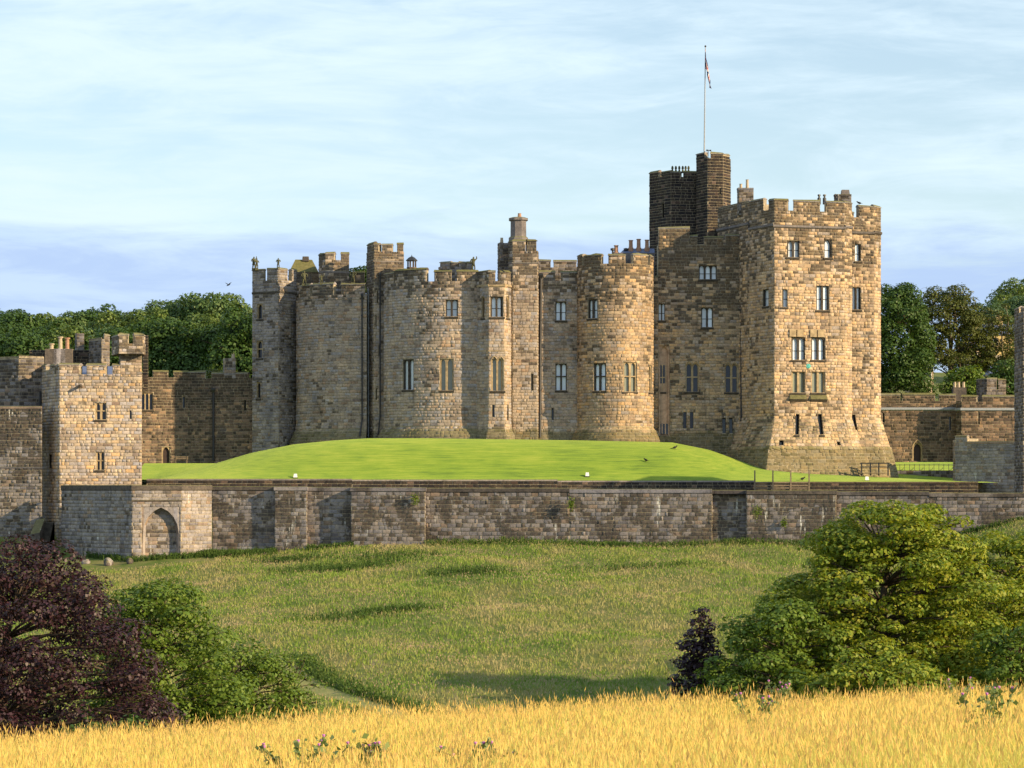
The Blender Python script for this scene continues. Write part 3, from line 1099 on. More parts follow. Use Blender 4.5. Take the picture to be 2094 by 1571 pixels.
# slim turret
b = Bld('slim_turret', 'tall slim turret with battlements between the two drum towers', 'turret', 785, 897, 349.6, S_KEEPL)
fl = b.run([(750, 353), (765, 349.6), (826, 350.4)], 925, [515, 515])
b.merlons(fl[0], [(751, 765, 496)])
b.merlons(fl[1], [(765, 774, 496), (781, 802, 497), (812, 825, 496)])
for (X0, X1, Y0, Y1) in ((770, 773, 596, 620), (774, 777, 705, 728), (767, 770, 645, 668), (768, 771, 795, 818)):
    b.win(X0, X1, Y0, Y1, 1, 'slit', 'pane_d', sill=False)
b.finish(back=4)
b.band(534, 536, 0.1, CORNICE)
b.pipe([(779, 560), (779, 850), (775, 890)], 0.09)
b.pipe([(756, 590), (756, 895)], 0.09, hopper=False, mat=MAT['lead'])

# main drum
b = Bld('drum_tower', 'widest golden drum tower of the keep, left of the canted bay, with tall paired windows', 'tower', 880, 897, 343, S_KEEPM)
f = b.drum(785, 979, 343, -68, 16, 925, 575, knots=[(858, 0), (876, 0.10), (877, 0.30), (893, 0.85)])
b.merlons(f, [(786, 806, 556), (808, 872, 549), (888, 923, 552), (934, 978, 552)])
b.win(911, 936, 613, 647, 2, pane='pane_w', bar=0.42)
b.win(824, 846, 735, 797, 2, pane='pane_w')
b.win(899, 927, 734, 798, 2, pane='pane_g')
b.finish(back=5)

# canted bay
b = Bld('bay_tower', 'canted full-height bay between the widest drum tower and the chimney turret', 'tower', 1015, 897, 341, S_KEEPM)
fl = b.run([(975, 343.4), (999, 341.2), (1031, 341.2), (1045, 343.4)], 925, 575, knots=[(858, 0), (877, .1), (893, .5)])
b.merlons(fl[0], [(976, 999, 552)])
b.merlons(fl[1], [(999, 1013, 552), (1023, 1031, 553)])
b.merlons(fl[2], [(1031, 1044, 553)])
b.win(1002, 1029, 607, 648, 2, pane='pane_w', bar=0.42, hood=False)
b.win(985, 991, 607, 650, 1, pane='pane_d')
b.win(1035, 1041, 607, 650, 1, pane='pane_d')
b.win(1004, 1030, 734, 799, 2, pane='pane_g', hood=True)
b.win(1006, 1011, 828, 853, 1, 'slit', sill=False)
b.win(1037, 1040, 828, 860, 1, 'slit', sill=False)
b.finish(back=4)
b.band(717, 719, 0.08, MAT['dressed'])
b.band(583, 586, 0.10, MAT['dressed'])

# chimney turret
b = Bld('chimney_turret', 'narrow turret carrying a tall capped chimney stack in the middle of the keep', 'turret', 1070, 897, 345, S_KEEPM)
fl = b.run([(1040, 345.6), (1048, 344.7), (1099, 344.7), (1101, 346.4)], 925, [514, 514, 514])
b.merlons(fl[0], [(1040, 1048, 491)])
b.merlons(fl[1], [(1048, 1075, 490), (1079, 1097, 489)])
b.win(1086, 1091, 765, 799, 1, 'slit', 'pane_w', sill=False)
b.finish(back=3)
b.band(537, 539, 0.1, CORNICE)
c = W(1060, 490, 346.3)
ck = MB().lathe((c[0], c[1], c[2] - .6), [(1.32, 0), (1.32, .75), (1.08, .95), (1.06, 2.9), (1.30, 3.0), (1.30, 3.25), (0.8, 3.4)], 8, math.pi / 8).build('chimney_stack', S_DARK, b.root, b.L0)
MB().lathe((c[0] + .15, c[1], c[2] + 2.75), [(.26, 0), (.2, .5), (.24, .55)], 8).build('chimney_pot', MAT['pot'], ck, b.L0)
b2 = Bld('chimney_block', 'short dark chimney block with one buff pot left of the tall chimney stack', 'chimney', 1028, 550, 348, S_DARK)
b2.run([(1018, 349), (1022, 347.6), (1040, 347.6)], 590, 497)
b2.finish(back=1.6)
c = W(1026, 497, 348.4)
MB().lathe(tuple(c), [(.22, 0), (.17, .6), (.2, .65)], 8).build('chimney_pot', MAT['potbuff'], b2.root, b2.L0)

# flat wall left of the round tower, and the tier behind it
b = Bld('keep_wall', 'flat keep wall between the chimney turret and the round tower, long black drainpipe', 'wall', 1140, 897, 346, S_KEEPM)
fl = b.run([(1099, 346.2), (1184, 346.2)], 925, 575, knots=[(850, 0), (856, .25), (897, .35)])
b.merlons(fl[0], [(1100, 1135, 553), (1147, 1179, 554)])
b.win(1136, 1158, 617, 655, 2, pane='pane_w', bar=0.42)
b.win(1136, 1159, 744, 798, 2, pane='pane_w', transom=True)
b.win(1128, 1132, 835, 859, 1, 'slit', sill=False)
b.finish(back=3)
b.pipe([(1106, 562), (1105, 700), (1104, 895)], 0.17)
b = Bld('roof_parapet', 'dark second-tier parapet behind the flat keep wall', 'parapet', 1140, 556, 352, S_DARK)
fl = b.run([(1095, 352), (1182, 352)], 580, 547)
b.merlons(fl[0], [(1097, 1126, 530), (1132, 1179, 531)])
b.finish(back=1.5)

# round tower
b = Bld('round_tower', 'sunlit golden round tower in the middle right of the keep', 'tower', 1257, 897, 342, S_ROUND)
f = b.drum(1180, 1336, 342, -86, 86, 930, 539, knots=[(860, 0), (877, 0.06), (878, 0.28), (898, 0.8)])
b.merlons(f, [(1181, 1191, 519), (1195, 1230, 519), (1244, 1279, 518), (1295, 1325, 518), (1329, 1336, 521)])
b.win(1202, 1222, 612, 651, 2, pane='pane_w', bar=0.42)
b.win(1214, 1239, 743, 799, 2, pane='pane_w', transom=True)
b.win(1275, 1302, 741, 801, 2, pane='pane_g', transom=True)
b.win(1327, 1333, 748, 802, 1, pane='pane_d', transom=True)
b.finish(back=2)

# right-hand keep wall below the flag tower
b = Bld('keep_wall', 'tall brown keep wall between the round tower and the great corner tower', 'wall', 1440, 905, 347, S_KEEPR)
f2 = b.run([(1330, 346.9), (1346, 346.9), (1540, 346.9)], 955, [575, 500], knots=[(880, 0), (882, .3), (912, .6)])
b.merlons(f2[0], [(1337, 1345, 563)])
b.merlons(f2[1], [(1346.5, 1410, 463), (1412, 1426, 480), (1440, 1479, 482), (1484, 1512, 478)])
fw = f2[1]
b.win(1346.5, 1360, 621, 655, 2, pane='pane_w', bar=0.42, f=fw)
b.win(1429, 1466, 543, 571, 3, pane='pane_w', bar=0.4)
b.win(1434, 1458, 629, 669, 2, pane='pane_w', bar=0.42)
b.win(1347, 1369, 708, 891, 1, pane=MAT['pink'], sill=False, trim='pink', f=fw, name='arched_recess')
b.win(1348.5, 1361, 745, 801, 2, pane='pane_d', transom=True, f=fw, hole=False, d0=-0.25)
b.win(1347.5, 1367, 846, 888, 3, pane='pane_d', f=fw, hole=False, d0=-0.25, sill=False, trim='pink')
b.win(1402, 1429, 744, 801, 2, pane='pane_d', transom=True, hood=True)
b.win(1482, 1509, 746, 802, 2, pane='pane_d', transom=True, hood=True)
for X in (1397, 1411):
    b.win(X, X + 7, 843, 876, 1, 'slit', sill=False)
for X in (1477, 1491):
    b.win(X, X + 7, 855, 886, 1, 'slit', sill=False)
b.finish(back=4)
b.pipe([(1516, 634), (1515, 905)], 0.14)
b.pipe([(1531, 486), (1531, 700), (1531, 946)], 0.19, d=.5)

# roof chimneys behind the round tower
rc = empty('roof_chimneys', tuple(W(1290, 520, 355)), 'low dark roof ridge with four clay chimney pots behind the round tower', 'chimney')
o0 = W(1290, 520, 355)
a0, a1 = W(1254, 520, 355), W(1338, 512, 355)
MB().box((a0[0], 354, o0[2] - 3), (a1[0], 356.5, o0[2] + .1), .0).build('ridge', S_DARK, rc, o0)
MB().poly([(wx(1268, 355), 354, o0[2] + .1), (a1[0], 354, o0[2] + .1), (a1[0], 356.5, o0[2] + .1), (wx(1268, 355), 356.5, o0[2] + .1), (wx(1278, 355), 355.2, o0[2] + .75), (a1[0], 355.2, o0[2] + .75)],
          [(0, 1, 5, 4), (1, 2, 5), (2, 3, 4, 5), (3, 0, 4)]).build('roof', MAT['slate'], rc, o0)
for X, Y0, h in ((1260, 516, .75), (1290, 507, .85), (1306, 507, 1.0), (1323, 507, .9)):
    c = W(X, Y0, 354.6)
    MB().lathe(tuple(c), [(.34, -.5), (.34, 0), (.26, .05), (.24, h), (.31, h + .05), (.31, h + .14)], 10).build('chimney_pot', MAT['pot'], rc, o0)
for X in (1253, 1280):
    c = W(X, 517, 354.6)
    MB().lathe(tuple(c), [(.12, -.5), (.12, .25), (.3, .3), (.3, .55), (.05, .62)], 8).build('vent', MAT['metal_dark'], rc, o0)

# flag tower
b = Bld('flag_tower', 'soot-black stepped tower carrying the flagpole, highest part of the castle', 'tower', 1410, 500, 358, S_BLACK, core=MORTAR)
fl = b.run([(1328, 362.8), (1372, 358.8), (1430, 359.4)], 610, [362, 362])
b.merlons(fl[0], [(1328, 1347, 350), (1352, 1372, 349)])
b.merlons(fl[1], [(1372, 1392, 349), (1397, 1430, 349)])
f2 = b.run([(1424, 358.4), (1447, 355.9), (1479, 356.3), (1494, 358.2)], 610, 324)
b.merlons(f2[0], [(1424, 1441, 311)])
b.merlons(f2[1], [(1453, 1479, 311)])
b.merlons(f2[2], [(1479, 1492, 314)])
b.win(1354, 1358, 416, 446, 1, 'slit', sill=False, f=fl[0])
b.win(1471, 1475, 384, 398, 1, 'slit', sill=False, f=f2[1])
b.finish(back=4)
for i, X in enumerate((1375, 1382, 1389, 1396, 1402, 1408)):
    c = W(X, 349.5, 359.6)
    MB().lathe(tuple(c), [(.16, -.3), (.16, 0), (.09, .12), (.17, .32), (.13, .55), (.03, .66)], 7).build('finial', MAT['statue'], b.root, b.L0)
b.pipe([(1497, 470), (1497, 498)], 0.12, hopper=False, mat=MAT['lead'])

# great corner tower
KN = [(800, 0), (855, 0.0), (914, 1.3), (915, 1.5), (975, 2.5)]
b = Bld('corner_tower', 'great sunlit golden corner tower at the right of the keep, battered base', 'tower', 1660, 960, 339, S_PRUD)
fl = b.run([(1468, 353), (1533, 344.2), (1583, 338.6), (1727, 341.4), (1742, 342.8)], 990, [424, 432, 432, 433, 434], knots=KN)
b.merlons(fl[0], [(1469, 1533, 416)])
b.merlons(fl[1], [(1533, 1561, 406), (1572, 1583, 406)])
b.merlons(fl[2], [(1583, 1610, 406), (1622, 1677, 408), (1690, 1727, 410)])
b.merlons(fl[3], [(1727, 1742, 411)])
f2 = b.run([(1741, 344.4), (1787, 345.2), (1801, 346.8)], 990, [445, 445], knots=KN)
b.merlons(f2[0], [(1741, 1746, 432), (1756, 1787, 419)])
b.merlons(f2[1], [(1787, 1801, 420)])
Fm, F2 = fl[2], f2[0]
b.win(1609, 1634, 492, 526, 2, pane='pane_w', bar=0.42, f=Fm)
b.win(1685, 1701, 490, 527, 1, pane='pane_w', bar=0.42, f=Fm)
b.win(1748, 1760, 499, 534, 1, 'square', 'pane_w', bar=0.42, f=F2)
b.win(1560, 1572, 592, 626, 1, 'square', 'pane_w', bar=0.45, f=fl[1])
b.win(1599, 1610, 592, 628, 1, 'square', 'pane_w', bar=0.45, f=Fm)
b.win(1669, 1695, 585, 634, 2, 'square', 'pane_w', bar=0.45, f=Fm)
b.win(1743, 1760, 588, 633, 2, 'square', 'pane_w', f=F2)
for X in (1618, 1659):
    b.win(X, X + 28, 690, 736, 2, pane='pane_w', f=Fm, bar=0.4)
    b.win(X, X + 28, 761, 803, 2, 'square', 'pane_g', f=Fm)
for X in (1627, 1673):
    b.win(X, X + 7, 847, 889, 1, 'slit', sill=True, f=Fm)
b.win(1742.5, 1749, 848, 880, 1, 'slit', sill=False, f=F2)
b.win(1598, 1607, 901, 911, 1, 'slit', sill=False, f=Fm)
b.win(1702, 1708, 904, 911, 1, 'slit', sill=False, f=Fm)
b.finish(back=5)
b.band(462, 466, 0.22, CORNICE, fs=fl)
b.band(474, 478, 0.22, CORNICE, fs=f2)
# moulded drip blocks over the grouped windows and sloping weatherings under them
L0 = b.L0
for X in (1616, 1657):
    for k in range(2):
        u = Fm.u_px(X + 6 + 15 * k)
        z = wz(681, 339)
        p = [Fm.P(u + s * .42, z + t, d) - L0 for d in (0.02, 0.22) for s, t in ((-1, -.45), (1, -.45), (1, .45), (-1, .45))]
        MB().poly(p, [(4, 5, 6, 7), (0, 1, 5, 4), (1, 2, 6, 5), (2, 3, 7, 6), (3, 0, 4, 7)]).build('drip_block', MAT['dressed'], b.root)
    u0, u1 = Fm.u_px(X), Fm.u_px(X + 33)
    z0, z1 = wz(822, 339), wz(806, 339)
    p = [Fm.P(u0, z1, 0.02) - L0, Fm.P(u1, z1, .02) - L0, Fm.P(u1, z0 + .35, .45) - L0, Fm.P(u0, z0 + .35, .45) - L0, Fm.P(u1, z0, .05) - L0, Fm.P(u0, z0, .05) - L0]
    MB().poly(p, [(0, 3, 2, 1), (3, 5, 4, 2), (0, 5, 3), (1, 2, 4)]).build('weathering', COPING, b.root)
# green plaque
u, z = Fm.u_px(1653), wz(749, 340)
pc = Fm.P(u, z, 0.09) - L0
MB().lathe((0, 0, 0), [(.30, 0), (.30, .06), (.1, .09)], 12).build('plaque', simple_mat('turquoise_enamel', (.12, .45, .40), .4, .4, var=.5, scale=9), b.root)
pl = bpy.data.objects[[o.name for o in b.root.children if o.name.startswith('plaque')][0]]
pl.location = pc
pl.rotation_euler = (math.radians(90), 0, 0)
for X0, X1, Yt, lab, pots in ((1508, 1541, 388, 'dark chimney stack with two pots at the left of the great corner tower roof', ((1515, .45), (1528, 1.0))),
                              (1706, 1741, 401, 'low dark chimney block on the right of the great corner tower roof', ())):
    cb = Bld('chimney', lab, 'chimney', (X0 + X1) / 2, 420, 347, S_DARK)
    cb.run([(X0, 347.6), (X0 + 3, 346.4), (X1, 346.4)], 440, Yt)
    cb.finish(back=1.4)
    cb.band(Yt - 3, Yt, .1, COPING, name='cap')
    for px_, hh in pots:
        c = W(px_, Yt - 3, 347)
        MB().lathe(tuple(c), [(.2, -.2), (.17, hh), (.22, hh + .08)], 8).build('chimney_pot', MAT['potbuff'], cb.root, cb.L0)
    if not pots:
        c = W(1728, Yt, 347)
        MB().box((c[0] - .55, 346.5, c[2] - .1), (c[0] + .6, 347.6, c[2] + .75), .12).build('upper_block', S_DARK, cb.root, cb.L0)
c = W(1714, 404, 345)
for X, Y in ((1675, 402), (1686, 402), (1713, 402)):
    c = W(X, Y, 344.5)
    MB().lathe((c[0], c[1], c[2] - 1.0), [(.22, 0), (.22, .8), (.12, .82), (.12, 1.05), (.2, 1.08), (.18, 1.25)], 8).build('flue', MAT['metal_dark'], b.root, L0)

# ------------------------------------------------------------------ left: gate tower
b = Bld('gate_tower', 'pale yellow square gatehouse tower at the left, two paired windows', 'tower', 200, 990, 318, S_GATE)
fl = b.run([(86, 324.5), (121, 318), (290, 319.4)], 1120, [766, 766])
b.merlons(fl[0], [(86, 94, 745), (102, 112, 744), (115, 121, 743)])
b.merlons(fl[1], [(121, 162, 742), (177, 216, 743), (230, 246, 743)])
b.win(194, 217, 824, 858, 2, pane='pane_d', transom=True)
b.win(196, 213, 925, 961, 2, pane='pane_d', transom=True)
b.win(265, 269, 840, 857, 1, 'slit', sill=False)
b.win(100, 106, 930, 958, 1, 'slit', sill=False)
b.finish(back=7)
b.pipe([(86.5, 800), (84, 1050)], 0.12, d=.25, hopper=False)
c = fl[1].P(fl[1].u_px(165), wz(789, 318), 0)
MB().tube([c + (0, 0.3, .05), c + (0, -1.0, -.12)], [.2, .16], 8).build('water_spout', MAT['dressdark'], b.root, b.L0)
b = Bld('stair_turret', 'battlemented stair turret on top of the pale gatehouse tower', 'turret', 265, 745, 318, S_GATE)
fl = b.run([(229, 321.6), (243, 317.6), (292, 318.2), (297, 320)], 724, [703, 703, 703])
b.merlons(fl[0], [(229, 243, 684)])
b.merlons(fl[1], [(243, 262, 681), (275, 292, 681)])
b.merlons(fl[2], [(292, 296, 682)])
b.finish(back=1.5)
b3 = Bld('turret_shaft', 'plain shaft of the stair turret below its projecting head', 'turret', 265, 760, 319, S_GATE)
b3.run([(244, 320.2), (246, 319.03), (290, 319.41)], 766, 723.5)
b3.finish(back=1.8)
# narrow dark shaft behind the turret
b = Bld('dark_shaft', 'narrow dark banded shaft just right of the gatehouse stair turret', 'chimney', 298, 757, 330, S_BLACK)
b.run([(292, 330), (303, 330)], 800, 686)
b.finish(back=1)

# outer walls left of the gate tower
b = Bld('outer_wall', 'dark battlemented wall block at the far left, above the lower wall', 'wall', 50, 835, 322, S_DARK)
fl = b.run([(-60, 327), (39, 323.4), (90, 324.6)], 880, [736, 730])
b.merlons(fl[0], [(-60, 39, 730)])
b.merlons(fl[1], [(39, 89, 727)])
b.finish(back=4)
b = Bld('outer_wall', 'lower brown wall with a string course at the left edge, beside the steps', 'wall', 40, 1105, 317, S_CURT)
fl = b.run([(-80, 320), (86, 318.6)], 1140, 836)
b.finish(back=2)
b.band(955, 958, .09, CORNICE)
b.band(832, 836, .12, COPING, name='coping')
# steps down from the door
st = empty('stone_steps', tuple(W(95, 1112, 315)), 'dark stone steps in the corner below the gatehouse tower', 'steps')
o0 = W(95, 1112, 315)
for k in range(8):
    z = wz(1112, 315) + k * .3
    MB().box((wx(84, 315), 314.0 + k * .35, z - 1.0), (wx(104, 315), 317.6, z + .3)).build('step', MAT['dressdark'], st, o0)
MB().poly([(wx(62, 314), 313.2, o0[2] - .6), (wx(84, 314), 313.2, o0[2] - .6), (wx(84, 314), 317, o0[2] - .6), (wx(62, 314), 317, o0[2] - .6),
           (wx(64, 314), 313.4, o0[2] + 1.1), (wx(83, 314), 313.4, o0[2] + 1.3), (wx(83, 314), 317, o0[2] + 2.9), (wx(64, 314), 317, o0[2] + 2.7)],
          [(0, 1, 5, 4), (1, 2, 6, 5), (2, 3, 7, 6), (3, 0, 4, 7), (4, 5, 6, 7)]).build('side_wall', S_CURT, st, o0)

# dark buildings behind the gate tower
b = Bld('back_range', 'long dark roofless range behind the gatehouse tower', 'building', 120, 750, 345, S_BLACK)
b.run([(60, 345), (184, 345)], 790, 716)
b.finish(back=4)
b = Bld('back_turret', 'dark battlemented block behind the gatehouse, sunlit on its right edge', 'turret', 203, 750, 341, S_DARK)
fl = b.run([(182, 344), (208, 341), (224, 342.6)], 790, [694, 694])
b.merlons(fl[0], [(182, 207, 692)])
b.merlons(fl[1], [(214, 224, 682)])
b.finish(back=3)
b = Bld('chimney_block', 'dark square chimney block left of the battlemented block behind the gatehouse', 'chimney', 163, 716, 346, S_DARK)
b.run([(154, 346.6), (157, 346), (172, 346)], 760, 682)
b.finish(back=1)
for X, Yt, nm in ((105, 706, 'buff chimney with one pot, leftmost behind the gatehouse'), (123, 692, 'tall buff chimney pot second from the left behind the gatehouse'), (137, 694, 'red clay chimney pot behind the gatehouse')):
    o0 = W(X, 722, 343)
    r_ = empty('chimney', tuple(o0), nm, 'chimney')
    MB().box((o0[0] - .75, 342.5, o0[2] - 1.5), (o0[0] + .75, 344, o0[2] + .5), .05).build('stack', S_GATE, r_, o0)
    h = wz(Yt, 343) - o0[2] - .5
    MB().lathe((o0[0], 343.2, o0[2] + .5), [(.33, 0), (.25, .1), (.24, h), (.36, h + .06), (.36, h + .2)], 9).build('chimney_pot', MAT['pot'] if X > 130 else MAT['potbuff'], r_, o0)
# lead roof seen through the crenels
o0 = W(195, 770, 326)
tag(MB().poly([(wx(135, 326), 324.5, wz(775, 326)), (wx(238, 326), 324.5, wz(775, 326)), (wx(238, 326), 329, wz(747, 326)), (wx(135, 326), 329, wz(747, 326)), (wx(135, 326), 329, wz(775, 326)), (wx(238, 326), 329, wz(775, 326))],
              [(0, 1, 2, 3), (3, 2, 5, 4), (0, 3, 4), (1, 5, 2)]).build('lead_roof', MAT['slate']), 'blue-grey roof glimpsed through the gatehouse battlements', 'roof')

# inner curtain between gate tower and keep
b = Bld('inner_wall', 'rusty brown battlemented wall between the gatehouse and the keep, small arched door', 'wall', 400, 948, 367, S_INNER)
fl = b.run([(284, 360.4), (384, 362.2), (522, 359.6)], 965, [772, 774])
b.merlons(fl[0], [(284, 303, 759), (313, 344, 757), (355, 384, 758)])
b.merlons(fl[1], [(384, 419, 758), (433, 507, 760)])
b.win(289, 313, 804, 838, 3, pane='pane_d')
b.win(372, 379, 810, 834, 1, pane='pane_d', sill=False)
b.win(499, 503, 818, 840, 1, 'slit', sill=False)
b.win(331, 348, 914, 949, 1, pane=MAT['door'], sill=False, name='arched_door')
b.finish(back=3)
b.pipe([(437, 796), (437, 942)], 0.15)
b = Bld('wall_chimney', 'banded dark and pale chimney on the wall left of the keep', 'chimney', 470, 760, 364.5, stone_mat('banded_stone', 'grey', soot_base=.4))
b.run([(457, 361.6), (459, 360.5), (482, 360.3)], 774, 733)
b.finish(back=1)
c = W(477, 733, 361.0)
MB().lathe(tuple(c), [(.24, 0), (.2, .55), (.26, .62)], 8).build('chimney_pot', MAT['potbuff'], b.root, b.L0)

# ------------------------------------------------------------------ right: inner walls
b = Bld('inner_wall', 'dark brown wall with an arched door right of the great corner tower', 'wall', 1875, 943, 374, S_INNER)
fl = b.run([(1796, 374), (1955, 374)], 965, 820)
b.merlons(fl[0], [(1797, 1841, 804), (1845, 1912, 804), (1921, 1954, 805)])
b.win(1866, 1886, 907, 943, 1, pane=MAT['door'], sill=False, name='arched_door', hood=True)
b.win(1805, 1809, 845, 864, 1, 'slit', sill=False)
b.win(1941, 1945, 852, 880, 1, 'slit', sill=False)
b.finish(back=3)
b.band(834, 838, .2, MAT['lead'], name='lead_gutter')
b = Bld('inner_wall', 'brown wall section with a cross slit at the right, behind the cool grey wall', 'wall', 2010, 905, 371, S_INNER)
fl = b.run([(1955, 372.6), (1966, 371), (2086, 371)], 965, 822)
b.merlons(fl[1], [(1966, 1997, 808), (2009, 2074, 808)])
b.win(2000, 2003, 842, 868, 1, 'slit', sill=False)
b.finish(back=3)
b.band(835, 839, .2, MAT['lead'], name='lead_gutter')
b = Bld('roof_turret', 'small dark battlemented turret above the right-hand inner wall', 'turret', 2025, 806, 376, S_DARK)
fl = b.run([(1997, 378.5), (2018, 376), (2057, 376.4)], 840, [797, 797])
b.merlons(fl[0], [(1997, 2018, 773)])
b.merlons(fl[1], [(2018, 2038, 772), (2041, 2057, 774)])
b.finish(back=2)
o0 = W(1962, 806, 375)
r_ = empty('chimney', tuple(o0), 'brown chimney with three buff pots above the right-hand inner wall', 'chimney')
MB().box((wx(1948, 375), 374.6, o0[2] - 1), (wx(1976, 375), 376, o0[2] + .9), .05).build('stack', S_DARK, r_, o0)
for X in (1953, 1961, 1971):
    MB().lathe((wx(X, 375), 375.3, o0[2] + .9), [(.22, 0), (.18, .7), (.24, .78)], 8).build('chimney_pot', MAT['potbuff'], r_, o0)

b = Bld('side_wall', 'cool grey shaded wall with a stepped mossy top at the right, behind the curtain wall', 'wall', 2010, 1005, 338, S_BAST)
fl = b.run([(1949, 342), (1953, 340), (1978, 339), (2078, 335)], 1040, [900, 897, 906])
b.merlons(fl[1], [(1953, 1977, 890)])
b.finish(back=3)
b.band(903, 907, .12, COPING, name='coping', fs=[fl[2]])
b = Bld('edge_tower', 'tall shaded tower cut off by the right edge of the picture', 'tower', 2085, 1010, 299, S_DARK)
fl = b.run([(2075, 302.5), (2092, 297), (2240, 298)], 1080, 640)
b.merlons(fl[0], [(2075, 2084, 628), (2088, 2092, 626)])
b.merlons(fl[1], [(2092, 2130, 626), (2150, 2200, 626)])
b.finish(back=4)

# ------------------------------------------------------------------ outer curtain with bastion
b = Bld('bastion', 'pale lime-streaked corner bastion with a blind pointed arch, left end of the curtain wall', 'wall', 270, 1160, 303, S_BAST, course=(.36, .48), width=(.5, 1.05))
fl = b.run([(126, 316.6), (179, 310), (270, 303.6), (371, 304.6), (433, 308)], 1190, [1003, 1002, 1001, 1001])
b.win(290, 368, 1037, 1175, 1, pane=None, sill=False, trim='bast', f=fl[2], name='blind_arch', deep=0.85)
b.run([(289, 304.66), (369, 305.46)], 1190, 1036)
b.finish(back=3)
b.band(993, 1002, .12, COPING, name='coping')
b.band(1023, 1026, .10, CORNICE, fs=[fl[2]])


def curtain(pts, Yt, label, Yb=1130):
    b = Bld('curtain_wall', label, 'wall', (pts[0][0] + pts[-1][0]) / 2, 1100, pts[0][1], S_CURT, course=(.36, .48), width=(.5, 1.05))
    b.run(pts, Yb, Yt + 8)
    b.finish(back=2.5)
    b.band(Yt, Yt + 7, .13, COPING, name='coping')
    return b


DW = lambda X: 308.2 - (X - 433) * 0.0102
P = lambda X, o=0: (X, DW(X) - o)
curtain([P(434), P(562)], 995.5, 'first curtain wall bay right of the bastion, nettles at its foot', 1170)
curtain([P(562), (562.3, DW(562) - 1.0), P(627, 1.0), (627.8, DW(627))], 996, 'narrow buttress of the curtain wall, nearest to the bastion', 1165)
curtain([P(628), P(718)], 997, 'recessed curtain wall bay between the narrow and the wide buttress', 1150)
curtain([P(718), (718.3, DW(718) - 1.3), P(869, 1.3), (869.8, DW(869))], 997.5, 'wide buttress of the curtain wall with black damp stains', 1150)
curtain([P(870), P(1165)], 999, 'long curtain wall stretch right of the wide buttress', 1130)
curtain([P(1165), P(1456)], 1001, 'blackened curtain wall stretch in the middle of the picture', 1130)
curtain([P(1456), (1456.5, DW(1456) + .5), P(1526, -.5), (1527, DW(1527) - .5)], 1003, 'dark recessed curtain wall bay with two ledges', 1130)
curtain([P(1527, .5), P(1709, .5), (1710, DW(1710))], 1004, 'projecting curtain wall stretch left of the big sycamore', 1130)
curtain([P(1710), P(1900)], 1006, 'curtain wall stretch behind the top of the big sycamore', 1130)
curtain([P(1900), P(2130)], 1009, 'last curtain wall stretch running to the right edge', 1130)

# low retaining wall at the foot of the lawn
for X0, X1, Yt, lab in ((300, 720, 980, 'left stretch of the low black retaining wall under the lawn'), (720, 1140, 981.5, 'middle stretch of the low black retaining wall under the lawn'),
                        (1140, 1545, 983.5, 'stretch of low black retaining wall left of the wooden fence'), (1545, 2000, 986, 'stretch of low black retaining wall right of the wooden fence')):
    b = Bld('retaining_wall', lab, 'wall', (X0 + X1) / 2, 1010, 326, S_BLACK, course=(.34, .42))
    b.run([(X0, 325.8), (X1, 325.8)], 1030, Yt + 2)
    b.finish(back=.6)
    b.band(Yt, Yt + 2.5, .10, COPING, name='coping')
b = Bld('terrace_wall', 'short dark terrace wall under the iron railing at the right', 'wall', 1880, 975, 349, S_DARK, course=(.34, .42))
b.run([(1800, 350), (1953, 348.5)], 990, 963)
b.finish(back=.8)
tm, _, _ = grid_mesh('terrace_lawn', np.linspace(wx(1795, 350), wx(1956, 372), 12), np.linspace(350.4, 374, 10), lambda x, y: wz(962.5, 350) + (y - 350) * 0.05, MAT['lawn'])
tag(add('terrace_lawn', tm), 'strip of lawn in front of the arched door at the right', kind='structure')
# ------------------------------------------------------------------ small things
# flagpole and flag
o0 = W(1440, 318, 357.5)
fp = empty('flagpole', tuple(o0), 'tall white flagpole on the black flag tower', 'flagpole')
top = W(1442.5, 97, 357.5)
MB().tube([o0 - (0, 0, 1), top], [.10, .055], 8).build('pole', MAT['lead'], fp, o0)
MB().lathe(tuple(top), [(.05, 0), (.14, .1), (.1, .22), (.02, .28)], 8).build('finial', MAT['metal_dark'], fp, o0)


def flag_mat():
    m, nt = new_mat('union_flag_cloth')
    uvn = N(nt, 'ShaderNodeUVMap')
    s = N(nt, 'ShaderNodeSeparateXYZ', {'Vector': uvn.outputs[0]})
    u, v = s.outputs[0], s.outputs[1]      # u 0..2 , v 0..1
    cx = M(nt, 'ABSOLUTE', M(nt, 'SUBTRACT', u, 1.0))
    cy = M(nt, 'ABSOLUTE', M(nt, 'SUBTRACT', v, 0.5))
    crs = M(nt, 'MINIMUM', cx, cy)
    dg = M(nt, 'ABSOLUTE', M(nt, 'SUBTRACT', cy, M(nt, 'MULTIPLY', cx, 0.5)))
    c = MIX(nt, M(nt, 'LESS_THAN', dg, 0.08), (.006, .010, .09), (.75, .75, .75))
    c = MIX(nt, M(nt, 'LESS_THAN', dg, 0.03), c, (.45, .01, .02))
    c = MIX(nt, M(nt, 'LESS_THAN', crs, 0.13), c, (.75, .75, .75))
    c = MIX(nt, M(nt, 'LESS_THAN', crs, 0.07), c, (.45, .01, .02))
    b = N(nt, 'ShaderNodeBsdfPrincipled', {'Base Color': c, 'Roughness': 0.8, 'Specular IOR Level': 0.1})
    t = N(nt, 'ShaderNodeBsdfTranslucent', {'Color': c})
    mx = N(nt, 'ShaderNodeMixShader', {0: 0.25, 1: b.outputs[0], 2: t.outputs[0]})
    out(nt, mx.outputs[0])
    return m


